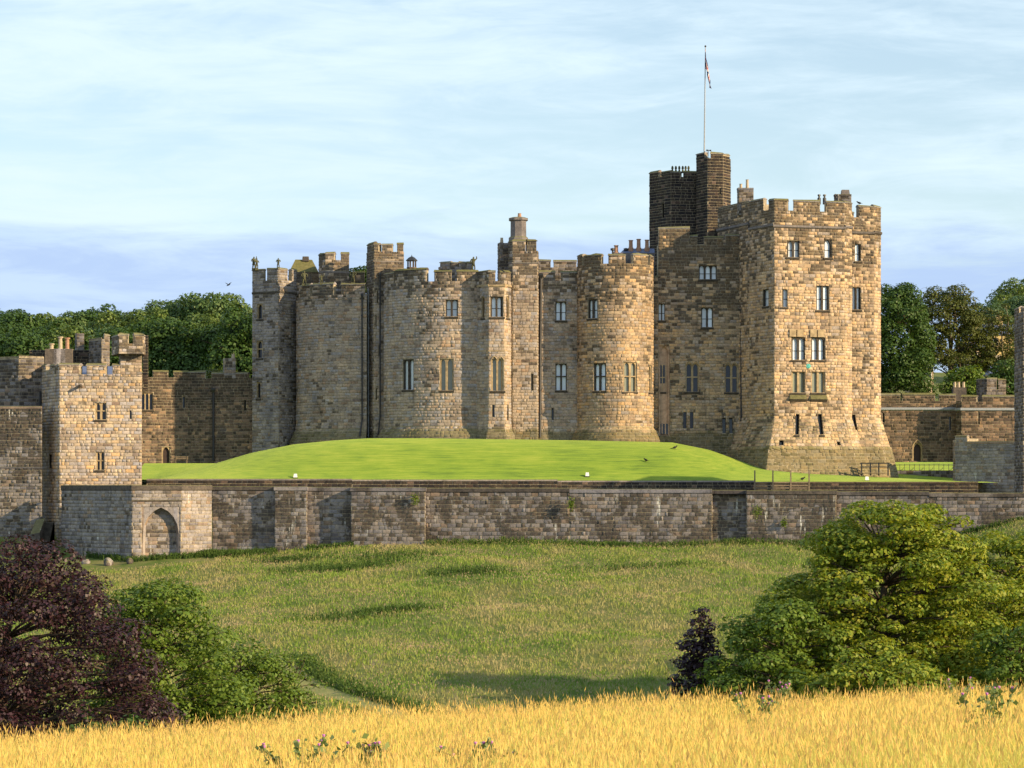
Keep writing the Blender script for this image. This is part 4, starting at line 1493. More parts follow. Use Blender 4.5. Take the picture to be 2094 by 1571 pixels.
nu, nv = 40, 16
hoist_t, hoist_b = wz(101, 357.5), wz(140, 357.5)
vs, uvs = [], []
for j in range(nv + 1):
    v = j / nv
    for i in range(nu + 1):
        u = i / nu
        zz = hoist_b + (hoist_t - hoist_b) * v
        drop = 5.0 * u ** 1.1
        swing = 1.0 * u ** 0.8
        fold = 0.20 * math.sin(u * 13 + v * 2.0) * min(1, u * 4)
        fold2 = 0.16 * math.sin(u * 21 + v * 5.0 + 1) * min(1, u * 4)
        x = top[0] - 0.02 + swing * (0.55 + .45 * (1 - v)) * .85 + fold * .55
        y = 357.5 - 0.08 + fold2 + fold * .8
        vs.append((x - o0[0], y - o0[1], zz - drop * (0.55 + 0.45 * v) - o0[2] + 0.0))
        uvs.append((u * 2, v))
fs = [(j * (nu + 1) + i, j * (nu + 1) + i + 1, (j + 1) * (nu + 1) + i + 1, (j + 1) * (nu + 1) + i) for j in range(nv) for i in range(nu)]
fme = mesh_py('flag', vs, fs, [flag_mat()], True)
uvl = fme.uv_layers.new(name='UVMap')
for lp in fme.loops:
    uvl.data[lp.index].uv = uvs[lp.vertex_index]
fo = add('flag', fme)
fo.location = tuple(o0)
tag(fo, 'limp red, white and blue flag hanging from the flagpole', 'flag')

# weather vane beside the pole
o0 = W(1448, 316, 357.2)
r_ = empty('weather_vane', tuple(o0), 'small dark weather vane beside the foot of the flagpole', 'weather vane')
MB().tube([(0, 0, -.3), (0, 0, .55)], .05, 6).build('rod', MAT['metal_dark'], r_)
MB().poly([(-.28, 0, .42), (.1, .02, .5), (.42, 0, .36), (.40, 0, .62), (.12, .03, .58), (-.2, 0, .66), (.1, -.04, .54)], [(0, 1, 6), (1, 2, 3, 4), (0, 6, 5), (6, 4, 5), (0, 5, 4, 1)]).build('vane', MAT['metal_dark'], r_)


# statues of standing figures on the battlements
def statue_mesh(arm):
    J = {'hip': (0, 0, .86), 'belly': (0, 0, 1.08), 'chest': (.0, 0, 1.34), 'neck': (0, 0, 1.52), 'head': (.02, -.02, 1.66), 'crown': (.02, -.02, 1.80),
         'lk': (-.13, -.04, .46), 'lf': (-.15, .02, .06), 'rk': (.14, -.10, .48), 'rf': (.18, -.02, .06),
         'ls': (-.24, 0, 1.40), 'le': (-.36, .0, 1.12), 'lh': (-.22, -.18, 1.0), 'rs': (.24, 0, 1.40)}
    if arm == 0:
        J['re'], J['rh'] = (.42, -.05, 1.18), (.30, -.2, 1.0)
    else:
        J['re'], J['rh'] = (.42, -.02, 1.55), (.34, -.08, 1.86)
    R = {'hip': .17, 'belly': .15, 'chest': .20, 'neck': .08, 'head': .125, 'crown': .09, 'lk': .09, 'lf': .09, 'rk': .09, 'rf': .09,
         'ls': .10, 'le': .075, 'lh': .06, 'rs': .10, 're': .075, 'rh': .06}
    E = [('hip', 'belly'), ('belly', 'chest'), ('chest', 'neck'), ('neck', 'head'), ('head', 'crown'), ('hip', 'lk'), ('lk', 'lf'), ('hip', 'rk'), ('rk', 'rf'),
         ('chest', 'ls'), ('ls', 'le'), ('le', 'lh'), ('chest', 'rs'), ('rs', 're'), ('re', 'rh')]
    names = list(J)
    me = bpy.data.meshes.new('figure')
    me.from_pydata([J[n] for n in names], [(names.index(a), names.index(b_)) for a, b_ in E], [])
    me.materials.append(MAT['statue'])
    o = bpy.data.objects.new('figure_tmp', me)
    COL.objects.link(o)
    sk = o.modifiers.new('skin', 'SKIN')
    lay = me.skin_vertices[0].data if me.skin_vertices else None
    if lay is None:
        bm = bmesh.new()
        bm.from_mesh(me)
        bm.verts.layers.skin.verify()
        bm.to_mesh(me)
        bm.free()
        lay = me.skin_vertices[0].data
    for i, n in enumerate(names):
        lay[i].radius = (R[n], R[n])
        lay[i].use_root = (n == 'hip')
    o.modifiers.new('sub', 'SUBSURF').levels = 1
    dg = bpy.context.evaluated_depsgraph_get()
    m2 = bpy.data.meshes.new_from_object(o.evaluated_get(dg))
    bpy.data.objects.remove(o)
    m2.materials.clear()
    m2.materials.append(MAT['statue'])
    return m2


SM = [statue_mesh(0), statue_mesh(1)]
for X, Yb, D, k, rz, sc, lab in (
        (519, 549, 356.8, 1, .6, .85, 'stone figure on the outermost battlement of the slim square tower'),
        (525, 549, 356.4, 0, .9, .72, 'leaning stone figure just right of the outermost figure on the square tower'),
        (569, 547, 355.3, 0, -.2, .68, 'small stone figure on the corner battlement of the square tower'),
        (622, 581, 353.2, 0, .3, .95, 'dark stone figure on the left battlement of the left drum tower'),
        (657, 579, 352.0, 1, .1, .62, 'short stone figure at the foot of the lookout turret'),
        (722, 578, 351.0, 0, -.3, .95, 'broad stone figure on the right battlement of the left drum tower'),
        (968, 552, 343.9, 1, .2, .92, 'stone figure on the battlements above the canted bay'),
        (806, 556, 344.9, 0, .2, .0, '')):
    if sc == 0:
        continue
    c = W(X, Yb, D)
    r_ = empty('statue', tuple(c), lab, 'statue', 'stone figures on the battlements')
    o = add('figure', SM[k], r_)
    o.scale = (sc * 1.15, sc * 1.15, sc)
    o.rotation_euler = (0, 0, rz)
    MB().box((-.28 * sc, -.25 * sc, -.25), (.28 * sc, .25 * sc, .05), .02).build('pedestal', MAT['statue'], r_)

# roof lantern on the main drum
o0 = W(842, 552, 348)
r_ = empty('roof_lantern', tuple(o0), 'little stone lantern with a dark pointed cap above the widest drum tower', 'lantern')
MB().lathe((0, 0, -.8), [(.62, 0), (.62, .95), (.70, 1.0), (.70, 1.1)], 8, math.pi / 8).build('drum', S_INNER, r_)
for k in range(8):
    a = math.pi / 8 + k * math.pi / 4
    MB().box((math.cos(a) * .52 - .09, math.sin(a) * .52 - .09, .3), (math.cos(a) * .52 + .09, math.sin(a) * .52 + .09, 1.12)).build('pier', S_INNER, r_)
MB().lathe((0, 0, 1.12), [(.78, 0), (.78, .08), (.42, .42), (.06, .6), (.03, .8)], 8, math.pi / 8).build('cap', MAT['metal_dark'], r_)
# low parapet range behind the main drum
b = Bld('roof_parapet', 'mossy second-tier parapet behind the widest drum tower', 'parapet', 930, 552, 352, COPING)
fl = b.run([(897, 353), (900, 352), (968, 352)], 590, [546, 546])
b.merlons(fl[1], [(900, 920, 534), (922, 936, 535), (938, 952, 534), (954, 968, 535)])
b.finish(back=1.2)

# floodlights on the lawn
for X, Y, D, lab in ((604, 977, 327.0, 'white floodlight box at the left front edge of the lawn'), (1201, 973, 327.6, 'white floodlight box at the front of the lawn in mid picture'),
                     (1773, 979, 329.0, 'white floodlight box on the lawn below the great corner tower')):
    c = W(X, Y, D)
    c[2] = float(lawn_z(np.array(c[0]), np.array(D)))
    r_ = empty('floodlight', tuple(c), lab, 'floodlight', 'floodlights on the lawn')
    MB().poly([(-.3, -.2, .12), (.3, -.2, .12), (.3, .22, .12), (-.3, .22, .12), (-.24, -.02, .66), (.24, -.02, .66), (.24, .24, .7), (-.24, .24, .7)],
              [(3, 2, 1, 0), (4, 5, 6, 7), (0, 1, 5, 4), (1, 2, 6, 5), (2, 3, 7, 6), (3, 0, 4, 7)]).build('housing', MAT['white'], r_)
    MB().box((-.42, -.1, -.1), (.42, .1, .06)).build('bracket', MAT['metal_dark'], r_)
    r_.scale = (.75, .75, .75)

# wooden fence on the terrace edge
o0 = W(1600, 1003, 324.5)
fe = empty('wooden_fence', tuple(o0), 'short wooden fence with four tall posts on the terrace edge', 'fence')
for X in (1543.5, 1580.5, 1617, 1654.5):
    p = W(X, 1003, 324.5)
    MB().box((p[0] - .09, 324.4, p[2] - .1), (p[0] + .09, 324.58, wz(962, 324.5)), .02).build('post', MAT['wood'], fe, o0)
for Y in (987, 992.5, 998):
    for a, c in ((1543.5, 1580.5), (1580.5, 1617), (1617, 1654.5)):
        z = wz(Y, 324.5)
        MB().box((wx(a, 324.5) + .095, 324.45, z - .08), (wx(c, 324.5) - .095, 324.52, z + .06)).build('rail', MAT['wood'], fe, o0)
# footbridge railing
o0 = W(1790, 968, 338.5)
fb = empty('footbridge', tuple(o0), 'dark wooden footbridge railing at the foot of the great corner tower', 'footbridge')
for X in (1762, 1780, 1797, 1816):
    for dy in (0, 1.4):
        p = W(X, 968, 337.2 + dy)
        MB().box((p[0] - .08, p[1] - .08, p[2] - .3), (p[0] + .08, p[1] + .08, wz(946, 337.2))).build('post', MAT['metal_dark'], fb, o0)
for Y in (947.5, 955):
    for dy in (0, 1.4):
        z = wz(Y, 337.2)
        MB().box((wx(1761, 337), 337.1 + dy, z - .06), (wx(1817, 337), 337.17 + dy, z + .06)).build('rail', MAT['metal_dark'], fb, o0)
for k in range(9):
    x = wx(1758, 337) + k * .38
    MB().box((x, 336.9, wz(967.5, 337) - .05), (x + .33, 339, wz(967.5, 337) + .04)).build('plank', MAT['wood'], fb, o0)
# iron railing
o0 = W(1885, 964, 349.6)
ir = empty('iron_railing', tuple(o0), 'black iron railing with scrolled stays above the terrace wall', 'railing')
zt_, zb_ = wz(951, 349.6), wz(963.5, 349.6)
x0_, x1_ = wx(1820, 349.6), wx(1950, 349.6)
MB().tube([(x0_, 349.6, zt_), (x1_, 349.6, zt_)], .04, 6).build('top_rail', MAT['metal_dark'], ir, o0)
for k in range(14):
    x = x0_ + (x1_ - x0_) * k / 13
    MB().tube([(x, 349.6, zb_ - .2), (x, 349.6, zt_ + .12)], .035, 5).build('upright', MAT['metal_dark'], ir, o0)
    if k % 2 == 0 and k < 13:
        MB().tube([(x, 349.62, zb_ + .1), (x + .35, 349.62, zb_ + .18), (x + .5, 349.62, zb_ + .45)], .03, 5).build('stay', MAT['metal_dark'], ir, o0)
# bench by the inner wall
o0 = W(371, 949, 359)
o0[2] = float(lawn_z(np.array(o0[0]), np.array(o0[1])))
be = empty('bench', tuple(o0), 'wooden bench against the wall right of the small arched door', 'bench')
for k in range(3):
    MB().box((-.85, -.25 + k * .17, .42), (.85, -.12 + k * .17, .46)).build('seat_slat', MAT['wood'], be)
for k in range(2):
    MB().box((-.85, .26, .58 + k * .2), (.85, .30, .70 + k * .2)).build('back_slat', MAT['wood'], be)
for x in (-.75, .69):
    for y in (-.24, .22):
        MB().box((x, y, -.05), (x + .07, y + .07, .42 if y < 0 else .92)).build('leg', MAT['wood'], be)
# boulders at the foot of the bastion
for X, Y, D, s, lab in ((175, 1152, 303, .5, 'rounded boulder at the left foot of the bastion'), (222, 1156, 301.5, .7, 'low boulder in the middle of the bastion foot'), (265, 1152, 301, .5, 'upright boulder at the bright corner of the bastion')):
    p = W(X, Y, D)
    p[2] = float(tz(p[0], D))
    bm = bmesh.new()
    bmesh.ops.create_icosphere(bm, subdivisions=3, radius=1)
    for v in bm.verts:
        n = 1 + .16 * math.sin(v.co.x * 3 + X) + .12 * math.sin(v.co.y * 4 + v.co.z * 3)
        v.co = Vector((v.co.x * s * .85 * n, v.co.y * s * .7 * n, v.co.z * s * .8 * n + s * .3))
    me = bpy.data.meshes.new('boulder')
    bm.to_mesh(me)
    bm.free()
    me.materials.append(S_CURT)
    o = add('boulder', me, None, tuple(p))
    tag(o, lab, 'boulder')


# birds
def bird_mesh():
    bm = bmesh.new()
    bmesh.ops.create_icosphere(bm, subdivisions=2, radius=1)
    for v in bm.verts:
        x, y, z = v.co
        v.co = (x * .17 - .02 * z, y * .075, z * .085 + .16 + x * .05)
    h = bmesh.ops.create_icosphere(bm, subdivisions=2, radius=.055)['verts']
    for v in h:
        v.co += Vector((.17, 0, .27))
    for a, c in (((.215, 0, .275), (.29, 0, .26)),):
        vs = [bm.verts.new(p) for p in ((.21, -.018, .275), (.21, .018, .275), (.21, 0, .25), (.285, 0, .258))]
        for f in ((0, 1, 3), (1, 2, 3), (2, 0, 3)):
            bm.faces.new([vs[i] for i in f])
    vs = [bm.verts.new(p) for p in ((-.12, -.04, .16), (-.12, .04, .16), (-.34, .035, .08), (-.34, -.035, .08), (-.12, 0, .12))]
    for f in ((0, 1, 2, 3), (0, 3, 4), (1, 4, 2), (3, 2, 4)):
        bm.faces.new([vs[i] for i in f])
    for y in (-.035, .035):
        q = bmesh.ops.create_cone(bm, segments=5, radius1=.012, radius2=.012, depth=.12)['verts']
        for v in q:
            v.co += Vector((.01, y, .05))
    me = bpy.data.meshes.new('bird')
    bm.to_mesh(me)
    bm.free()
    me.materials.append(MAT['bird'])
    return me


BM_ = bird_mesh()
for X, Y, rz, lab in ((1380, 919, .3, 'black bird on the lawn near the keep wall'), (1321, 945, 2.4, 'black bird in the middle of the lawn slope'), (1641, 983, .2, 'black bird on the lawn behind the wooden fence')):
    # walk the ray to the lawn
    best = min(np.linspace(326.5, 345, 200), key=lambda D: abs(float(lawn_z(np.array(wx(X, D)), np.array(D))) - wz(Y, D)))
    o = add('bird', BM_, None, (wx(X, best), best, float(lawn_z(np.array(wx(X, best)), np.array(best)))))
    o.scale = (1.5, 1.5, 1.5)
    o.rotation_euler = (0, 0, rz)
    tag(o, lab, 'bird', 'black birds about the castle')
o = add('bird', BM_, None, tuple(W(1757, 419, 345)))
o.scale = (1.5, 1.5, 1.5)
o.rotation_euler = (0, 0, 2.8)
tag(o, 'black bird perched on the right battlement of the great corner tower', 'bird', 'black birds about the castle')
c = W(467, 583, 330)
fbird = empty('flying_bird', tuple(c), 'small dark bird flying above the wood left of the keep', 'bird')
fm_ = MB().lathe((0, 0, 0), [(.01, -.26), (.07, -.1), (.085, .05), (.05, .2), (.01, .28)], 8)
bo = fm_.build('body', MAT['bird'], fbird)
bo.rotation_euler = (0, math.radians(62), .2)
for sgn in (-1, 1):
    MB().poly([(-.1, 0, 0), (.12, 0, .02), (.10, .28 * sgn, .2), (-.02, .62 * sgn, .34), (-.12, .3 * sgn, .2), (0, .15 * sgn, .05)], [(0, 1, 2, 4), (2, 3, 4), (0, 4, 5)]).build('wing', MAT['bird'], fbird).rotation_euler = (0, 0, .9)
# ------------------------------------------------------------------ trees
def leaf_cards(pos, nrm, size, rg, fold=0.25):
    """one folded leaf (4 verts: stem, side, tip, side) per position -> verts, quads"""
    n = len(pos)
    r = rg.normal(size=(n, 3))
    t = np.cross(nrm, r)
    t /= np.linalg.norm(t, axis=1, keepdims=True) + 1e-9
    bt = np.cross(nrm, t)
    s = (size * rg.uniform(.6, 1.35, n))[:, None]
    v = np.empty((n, 4, 3))
    v[:, 0] = pos - t * s * .5
    v[:, 1] = pos + bt * s * .42 + nrm * s * fold * .4
    v[:, 2] = pos + t * s * .55 - nrm * s * .08
    v[:, 3] = pos - bt * s * .42 + nrm * s * fold * .4
    f = np.arange(n * 4).reshape(n, 4)
    return v.reshape(-1, 3), f


def pads_crown(rg, pads, per_area, size, up=0.55, fill=0.12):
    """pads: (cx,cy,cz, rx,ry,rz); leaves lie mostly on the upper, outer shells of the pads"""
    P_, N_ = [], []
    for (cx, cy, cz, rx, ry, rz) in pads:
        n = max(20, int(per_area * (rx * ry + rx * rz + ry * rz)))
        d = rg.normal(size=(n, 3))
        d[:, 2] += up * rg.uniform(0, 2, n)
        d /= np.linalg.norm(d, axis=1, keepdims=True)
        rad = np.where(rg.random(n) < fill, rg.uniform(.3, .9, n), rg.normal(1.0, .09, n))
        lump = 1 + .16 * np.sin(d[:, 0] * 5 + cx * 3) * np.sin(d[:, 1] * 5 + cy * 2) + .10 * np.sin(d[:, 2] * 9 + cz)
        p = d * (rad * lump)[:, None] * np.array([rx, ry, rz]) + np.array([cx, cy, cz])
        p[:, 2] -= 0.10 * (p[:, 0] - cx) ** 2 / max(rx, .1) + 0.10 * (p[:, 1] - cy) ** 2 / max(ry, .1)
        nn = d / np.array([rx, ry, rz]) * min(rx, ry, rz)
        nn = nn / np.linalg.norm(nn, axis=1, keepdims=True) + rg.normal(size=(n, 3)) * .34
        nn[:, 2] += .25
        nn /= np.linalg.norm(nn, axis=1, keepdims=True)
        P_.append(p)
        N_.append(nn)
    return leaf_cards(np.concatenate(P_), np.concatenate(N_), size, rg)


def limb(mb, a, b, r0, r1, rg, sag=0.12, n=5, k=6):
    a, b = np.array(a, float), np.array(b, float)
    L = np.linalg.norm(b - a)
    pts, rs = [], []
    w = rg.normal(size=3) * L * .05
    for i in range(n + 1):
        t = i / n
        p = a + (b - a) * t + np.array([0, 0, sag * L * math.sin(math.pi * t)]) + w * math.sin(math.pi * t)
        pts.append(p)
        rs.append(r0 * (1 - t) + r1 * t)
    mb.tube(pts, rs, k)
    return pts


def tree_meshes(seed, H, Rx, Ry, crown0, npads, padr, leaf, mat, per_area=70, bark=None, flat=.5, lean=(0, 0), up=.55, shape='dome', trunk_r=.35, inner=.35, asym=(0, 0), multi=1):
    rg = np.random.default_rng(seed)
    mb = MB()
    forkz = crown0 + (H - crown0) * .12
    pads = []
    golden = math.pi * (3 - math.sqrt(5))
    for i in range(npads):
        t = (i + .5) / npads
        a = i * golden + rg.uniform(-.3, .3)
        if shape == 'dome':
            zf = 1 - t ** .8
            rr = math.sqrt(max(0.0, 1 - (zf * .96) ** 2.0))
        elif shape == 'cone':
            zf = 1 - t ** .62
            rr = (1 - zf) ** .85 * 1.0 + .05
        else:
            zf = 1 - 2 * t if shape == 'ball' else 1 - t
            zf = (zf + 1) / 2 if shape == 'ball' else zf
            rr = math.sqrt(max(0.02, 1 - (2 * zf - 1) ** 2)) if shape == 'ball' else 1
        k = rg.uniform(.82, 1.06)
        if rg.random() < inner:
            k *= rg.uniform(.45, .8)
        x = math.cos(a) * rr * Rx * k + asym[0] * (1 - zf) + lean[0] * zf
        y = math.sin(a) * rr * Ry * k + asym[1] * (1 - zf) + lean[1] * zf
        z = crown0 + (H - crown0) * zf * rg.uniform(.93, 1.0)
        r = padr * rg.uniform(.5, 1.4)
        pads.append((x, y, z - r * flat, r * rg.uniform(.9, 1.3), r * rg.uniform(.9, 1.3), r * flat))
    v, f = pads_crown(rg, pads, per_area, leaf, up)
    # trunk and limbs
    bases = [(0, 0)] if multi == 1 else [(rg.normal() * .5, rg.normal() * .5) for _ in range(multi)]
    nodes = []
    for bx, by in bases:
        top = np.array([lean[0] * .5 + bx * 2.2, lean[1] * .5 + by * 2.2, crown0 + (H - crown0) * .62])
        mb.lathe((bx, by, -1.0), [(trunk_r * 1.5, 0), (trunk_r * 1.15, 1.2)], 8)
        nodes += limb(mb, (bx, by, 0), top, trunk_r * 1.15, trunk_r * .3, rg, 0.0, 8, 8)[1:]
    for p in pads:
        c = np.array(p[:3])
        cand = [q for q in nodes if q[2] < c[2] - .1] or nodes[:2]
        q = min(cand, key=lambda q: np.linalg.norm(q - c) + .6 * max(0, q[2] - c[2] + 1))
        d = np.linalg.norm(c - q)
        pts = limb(mb, q, c, min(trunk_r * .34, .035 + .016 * d), .025, rg, .08, 4, 5)
        for _ in range(3):
            e = c + rg.normal(size=3) * np.array(p[3:]) * .55
            limb(mb, pts[-2], e, .03, .012, rg, .05, 2, 4)
    crown = mesh_np('crown', v, f, [mat])
    trunk = mesh_py('trunk', mb.v, mb.f, [bark or MAT['bark']], True)
    return trunk, crown


def tree(name, label, loc, meshes, cat='tree', rz=0.0, sc=1.0, group=None):
    r = empty(name, loc, label, cat, group)
    r.rotation_euler = (0, 0, rz)
    r.scale = (sc, sc, sc) if not isinstance(sc, tuple) else sc
    add('trunk', meshes[0], r)
    add('crown', meshes[1], r)
    return r


def on_ground(X, D, dz=0.0):
    x = wx(X, D)
    return (x, D, float(tz(x, D)) + dz)


L_SYC = leaf_mat('sycamore_leaves', [(.09, .15, .018), (.16, .23, .025), (.25, .29, .035), (.36, .34, .045)], .36)
L_GRN = leaf_mat('fresh_green_leaves', [(.07, .125, .018), (.12, .19, .027), (.185, .24, .04)], .34)
L_DRK = leaf_mat('dark_green_leaves', [(.032, .072, .016), (.055, .105, .022), (.08, .135, .028)], .28)
L_COP = leaf_mat('copper_beech_leaves', [(.018, .010, .016), (.032, .014, .022), (.058, .020, .030), (.05, .036, .02)], .25, gloss=.4)
L_PUR = leaf_mat('purple_maple_leaves', [(.020, .013, .022), (.034, .017, .030), (.055, .024, .038)], .15, gloss=.4)
L_YEL = leaf_mat('yellow_green_leaves', [(.22, .22, .02), (.32, .30, .03), (.42, .36, .04)], .35)
L_FAR = leaf_mat('far_wood_leaves', [(.05, .10, .035), (.085, .145, .045), (.135, .19, .06)], .28)
L_OLV = leaf_mat('olive_ivy_leaves', [(.05, .072, .016), (.085, .105, .024), (.13, .135, .032)], .28)

# big sycamore and neighbours on the right
tree('sycamore_tree', 'big layered sycamore lit yellow-green, right foreground before the curtain wall', on_ground(1800, 186),
     tree_meshes(11, 14.8, 8.2, 7.0, .9, 170, 1.35, .25, L_SYC, 128, flat=.42, lean=(1.0, 0), trunk_r=.5, inner=.30, asym=(-.6, 0)))
tree('sycamore_tree', 'dark shaded green tree at the left foot of the big sycamore', on_ground(1600, 180),
     tree_meshes(12, 8.8, 4.6, 4.0, .5, 75, .95, .25, L_GRN, 105, flat=.5, trunk_r=.25, asym=(-.8, 0)))
tree('sycamore_tree', 'yellow-green tree at the right edge behind the big sycamore', on_ground(2070, 196),
     tree_meshes(13, 12.2, 5.6, 5.0, .9, 100, 1.1, .27, L_SYC, 95, flat=.46, trunk_r=.35))
tree('broadleaf_tree', 'dark green bushy tree low at the right edge', on_ground(2085, 178),
     tree_meshes(14, 7.2, 3.4, 3.6, .4, 60, .9, .25, L_GRN, 100, flat=.6, trunk_r=.22))
tree('broadleaf_tree', 'mid green bush in front of the foot of the big sycamore', on_ground(1800, 173),
     tree_meshes(15, 6.2, 5.6, 3.0, .3, 85, .9, .24, L_SYC, 100, flat=.6, trunk_r=.2))
tree('yellow_bush', 'small bright yellow-green bush at the right foot of the big sycamore', on_ground(1985, 171),
     tree_meshes(16, 4.6, .9, .9, .6, 22, .5, .16, L_YEL, 120, flat=1.0, trunk_r=.06, shape='cone'), cat='bush')
tree('purple_tree', 'small upright dark purple tree with tiered branches, left of the big sycamore', on_ground(1432, 184),
     tree_meshes(17, 8.0, 2.1, 2.0, .6, 70, .55, .24, L_PUR, 115, flat=.5, trunk_r=.09, shape='cone', inner=.25))
# guard rails round the purple tree
c = np.array(on_ground(1432, 182.4))
gf_ = empty('tree_guard', tuple(c), 'low grey wooden rail guard round the small purple tree', 'fence')
gp = [(-1.6, -1.2), (0.0, -1.3), (1.5, -1.2), (1.6, 1.4), (-1.6, 1.4)]
for x, y in gp:
    MB().box((x - .05, y - .05, -.3), (x + .05, y + .05, 1.15)).build('post', MAT['wood'], gf_)
for (a, b_) in zip(gp, gp[1:] + gp[:1]):
    for z in (.62, 1.05):
        MB().tube([(a[0], a[1], z), (b_[0], b_[1], z)], .045, 4).build('rail', MAT['wood'], gf_)

# left foreground trees
tree('copper_beech', 'large dark purple copper beech filling the lower left corner', on_ground(18, 152),
     tree_meshes(21, 14.8, 7.2, 6.0, .8, 140, 1.15, .19, L_COP, 120, flat=.62, up=.35, trunk_r=.5, inner=.35, asym=(2.0, 0), lean=(0.2, 0)))
tree('broadleaf_tree', 'tall green tree right behind the copper beech', on_ground(325, 162),
     tree_meshes(22, 11.3, 4.6, 4.0, 1.0, 80, 1.2, .22, L_GRN, 110, flat=.5, trunk_r=.26, lean=(-.4, 0), asym=(.6, 0)))
tree('broadleaf_tree', 'lower spreading green tree right of the tall green one', on_ground(490, 168),
     tree_meshes(23, 7.0, 4.2, 3.4, .5, 80, .85, .21, L_GRN, 110, flat=.5, trunk_r=.2, asym=(.4, 0)))
tree('sapling', 'thin open young tree at the right end of the left-hand clump', on_ground(606, 169),
     tree_meshes(24, 6.2, 1.5, 1.5, 1.0, 26, .6, .17, L_GRN, 75, flat=.4, trunk_r=.08, inner=.2))
tree('shrub', 'small round green shrub beside the mown track', on_ground(722, 171),
     tree_meshes(25, 2.3, 1.25, 1.1, .2, 16, .5, .16, L_GRN, 120, flat=.7, trunk_r=.06), cat='bush')
tree('shrub', 'low green bushes between the copper beech and the front field', on_ground(230, 140),
     tree_meshes(26, 5.0, 5.0, 2.2, .2, 60, .8, .2, L_DRK, 90, flat=.7, trunk_r=.1), cat='bush')

# wood behind the castle on the left: individual trees from a few grown kinds
L_FAR2 = leaf_mat('blue_green_wood_leaves', [(.045, .095, .045), (.075, .135, .06), (.115, .175, .075)], .28)
L_FAR3 = leaf_mat('light_lime_wood_leaves', [(.07, .12, .03), (.115, .17, .04), (.17, .22, .055)], .28)
FARK = [tree_meshes(40 + k, 17, 5.6, 5.6, 4.5, 80, 1.7, .36, [L_FAR, L_FAR2, L_DRK, L_FAR3][k], 52, flat=.72, trunk_r=.4, inner=.15, shape='dome') for k in range(4)]
rg = np.random.default_rng(5)
WOOD = []
for i in range(15):      # far crest line
    X = -25 + i * 37 + rg.uniform(-8, 8)
    Yt = np.interp(X, [-30, 100, 200, 290, 400, 440, 475, 500, 540], [652, 644, 638, 634, 612, 600, 612, 640, 660]) + rg.uniform(-7, 12)
    WOOD.append((X, Yt, 470 + rg.uniform(-12, 12), 0))
for i in range(10):      # middle rows
    X = -20 + i * 56 + rg.uniform(-12, 12)
    WOOD.append((X, np.interp(X, [0, 250, 420, 500], [662, 672, 650, 655]) + rg.uniform(-6, 8), 440 + rg.uniform(-8, 8), 1))
for X, Yt in ((20, 680), (335, 655), (400, 668), (478, 660), (505, 640), (60, 690), (250, 690)):
    WOOD.append((X, Yt, 412 + rg.uniform(-6, 6), 2))
ORD = ['far crest of the wood', 'middle of the wood', 'near edge of the wood']
ROWN = {}
for X, Yt, D, row in sorted(WOOD, key=lambda w: (w[3], w[0])):
    k = 2 if row == 2 else int(rg.integers(0, 4))
    x = wx(X, D)
    g0 = float(tz(x, D))
    h = wz(Yt, D) - g0
    sc = h / 15.9
    ROWN[row] = ROWN.get(row, 0) + 1
    num = ['first', 'second', 'third', 'fourth', 'fifth', 'sixth', 'seventh', 'eighth', 'ninth', 'tenth', 'eleventh', 'twelfth', 'thirteenth', 'fourteenth', 'fifteenth'][ROWN[row] - 1]
    tree('woodland_tree', '%s tree from the left along the %s behind the gatehouse' % (num, ORD[row]), (x, D, g0), FARK[k], rz=rg.uniform(0, 6.28), sc=(min(sc, 1.15) * 1.02, min(sc, 1.15) * 1.02, sc), group='trees of the left-hand wood')
tree('broadleaf_tree', 'olive bush-like tree just left of the keep behind the inner wall', (wx(450, 385), 385, 2.6),
     tree_meshes(31, 14.6, 4.6, 4, 9, 40, 1.2, .4, L_OLV, 45, flat=.7, trunk_r=.3))
tree('broadleaf_tree', 'dark tree top seen behind the keep beside the tall slim turret', (wx(738, 372), 372, 3),
     tree_meshes(32, 27.8, 2.2, 2.2, 22, 26, .9, .4, L_DRK, 60, flat=.8, trunk_r=.4))

# right background: trees, ivy and houses
tree('broadleaf_tree', 'dense dark green tree right beside the great corner tower', (wx(1836, 395), 395, 3.5),
     tree_meshes(33, 27.0, 4.6, 5, 7, 110, 1.3, .32, L_DRK, 78, flat=.9, trunk_r=.4, shape='ball', inner=.2))
tree('ivy_tree', 'spreading ivy-clad tree with bare forked trunk, right of the dense dark tree', (wx(1940, 402), 402, 4),
     tree_meshes(34, 26.4, 6.0, 5, 15, 85, 1.3, .30, L_OLV, 75, flat=.55, trunk_r=.42, bark=MAT['barkpale'], multi=4, inner=.3))
tree('ivy_tree', 'thin olive tree with leaning trunk near the right edge tower', (wx(2040, 402), 402, 4),
     tree_meshes(35, 23.5, 3.4, 4, 13, 46, 1.2, .30, L_OLV, 70, flat=.5, trunk_r=.28, bark=MAT['barkpale'], multi=3))
tree('broadleaf_tree', 'rounded green bush behind the right-hand inner wall', (wx(1975, 384), 384, 3.2),
     tree_meshes(36, 14.4, 3.4, 3, 9, 40, 1.1, .36, L_GRN, 50, flat=.8, trunk_r=.2), cat='bush')
tree('broadleaf_tree', 'dark bush behind the small turret at the right', (wx(2055, 386), 386, 3.2),
     tree_meshes(37, 15.6, 2.8, 3, 9, 36, 1.1, .36, L_DRK, 50, flat=.8, trunk_r=.2), cat='bush')
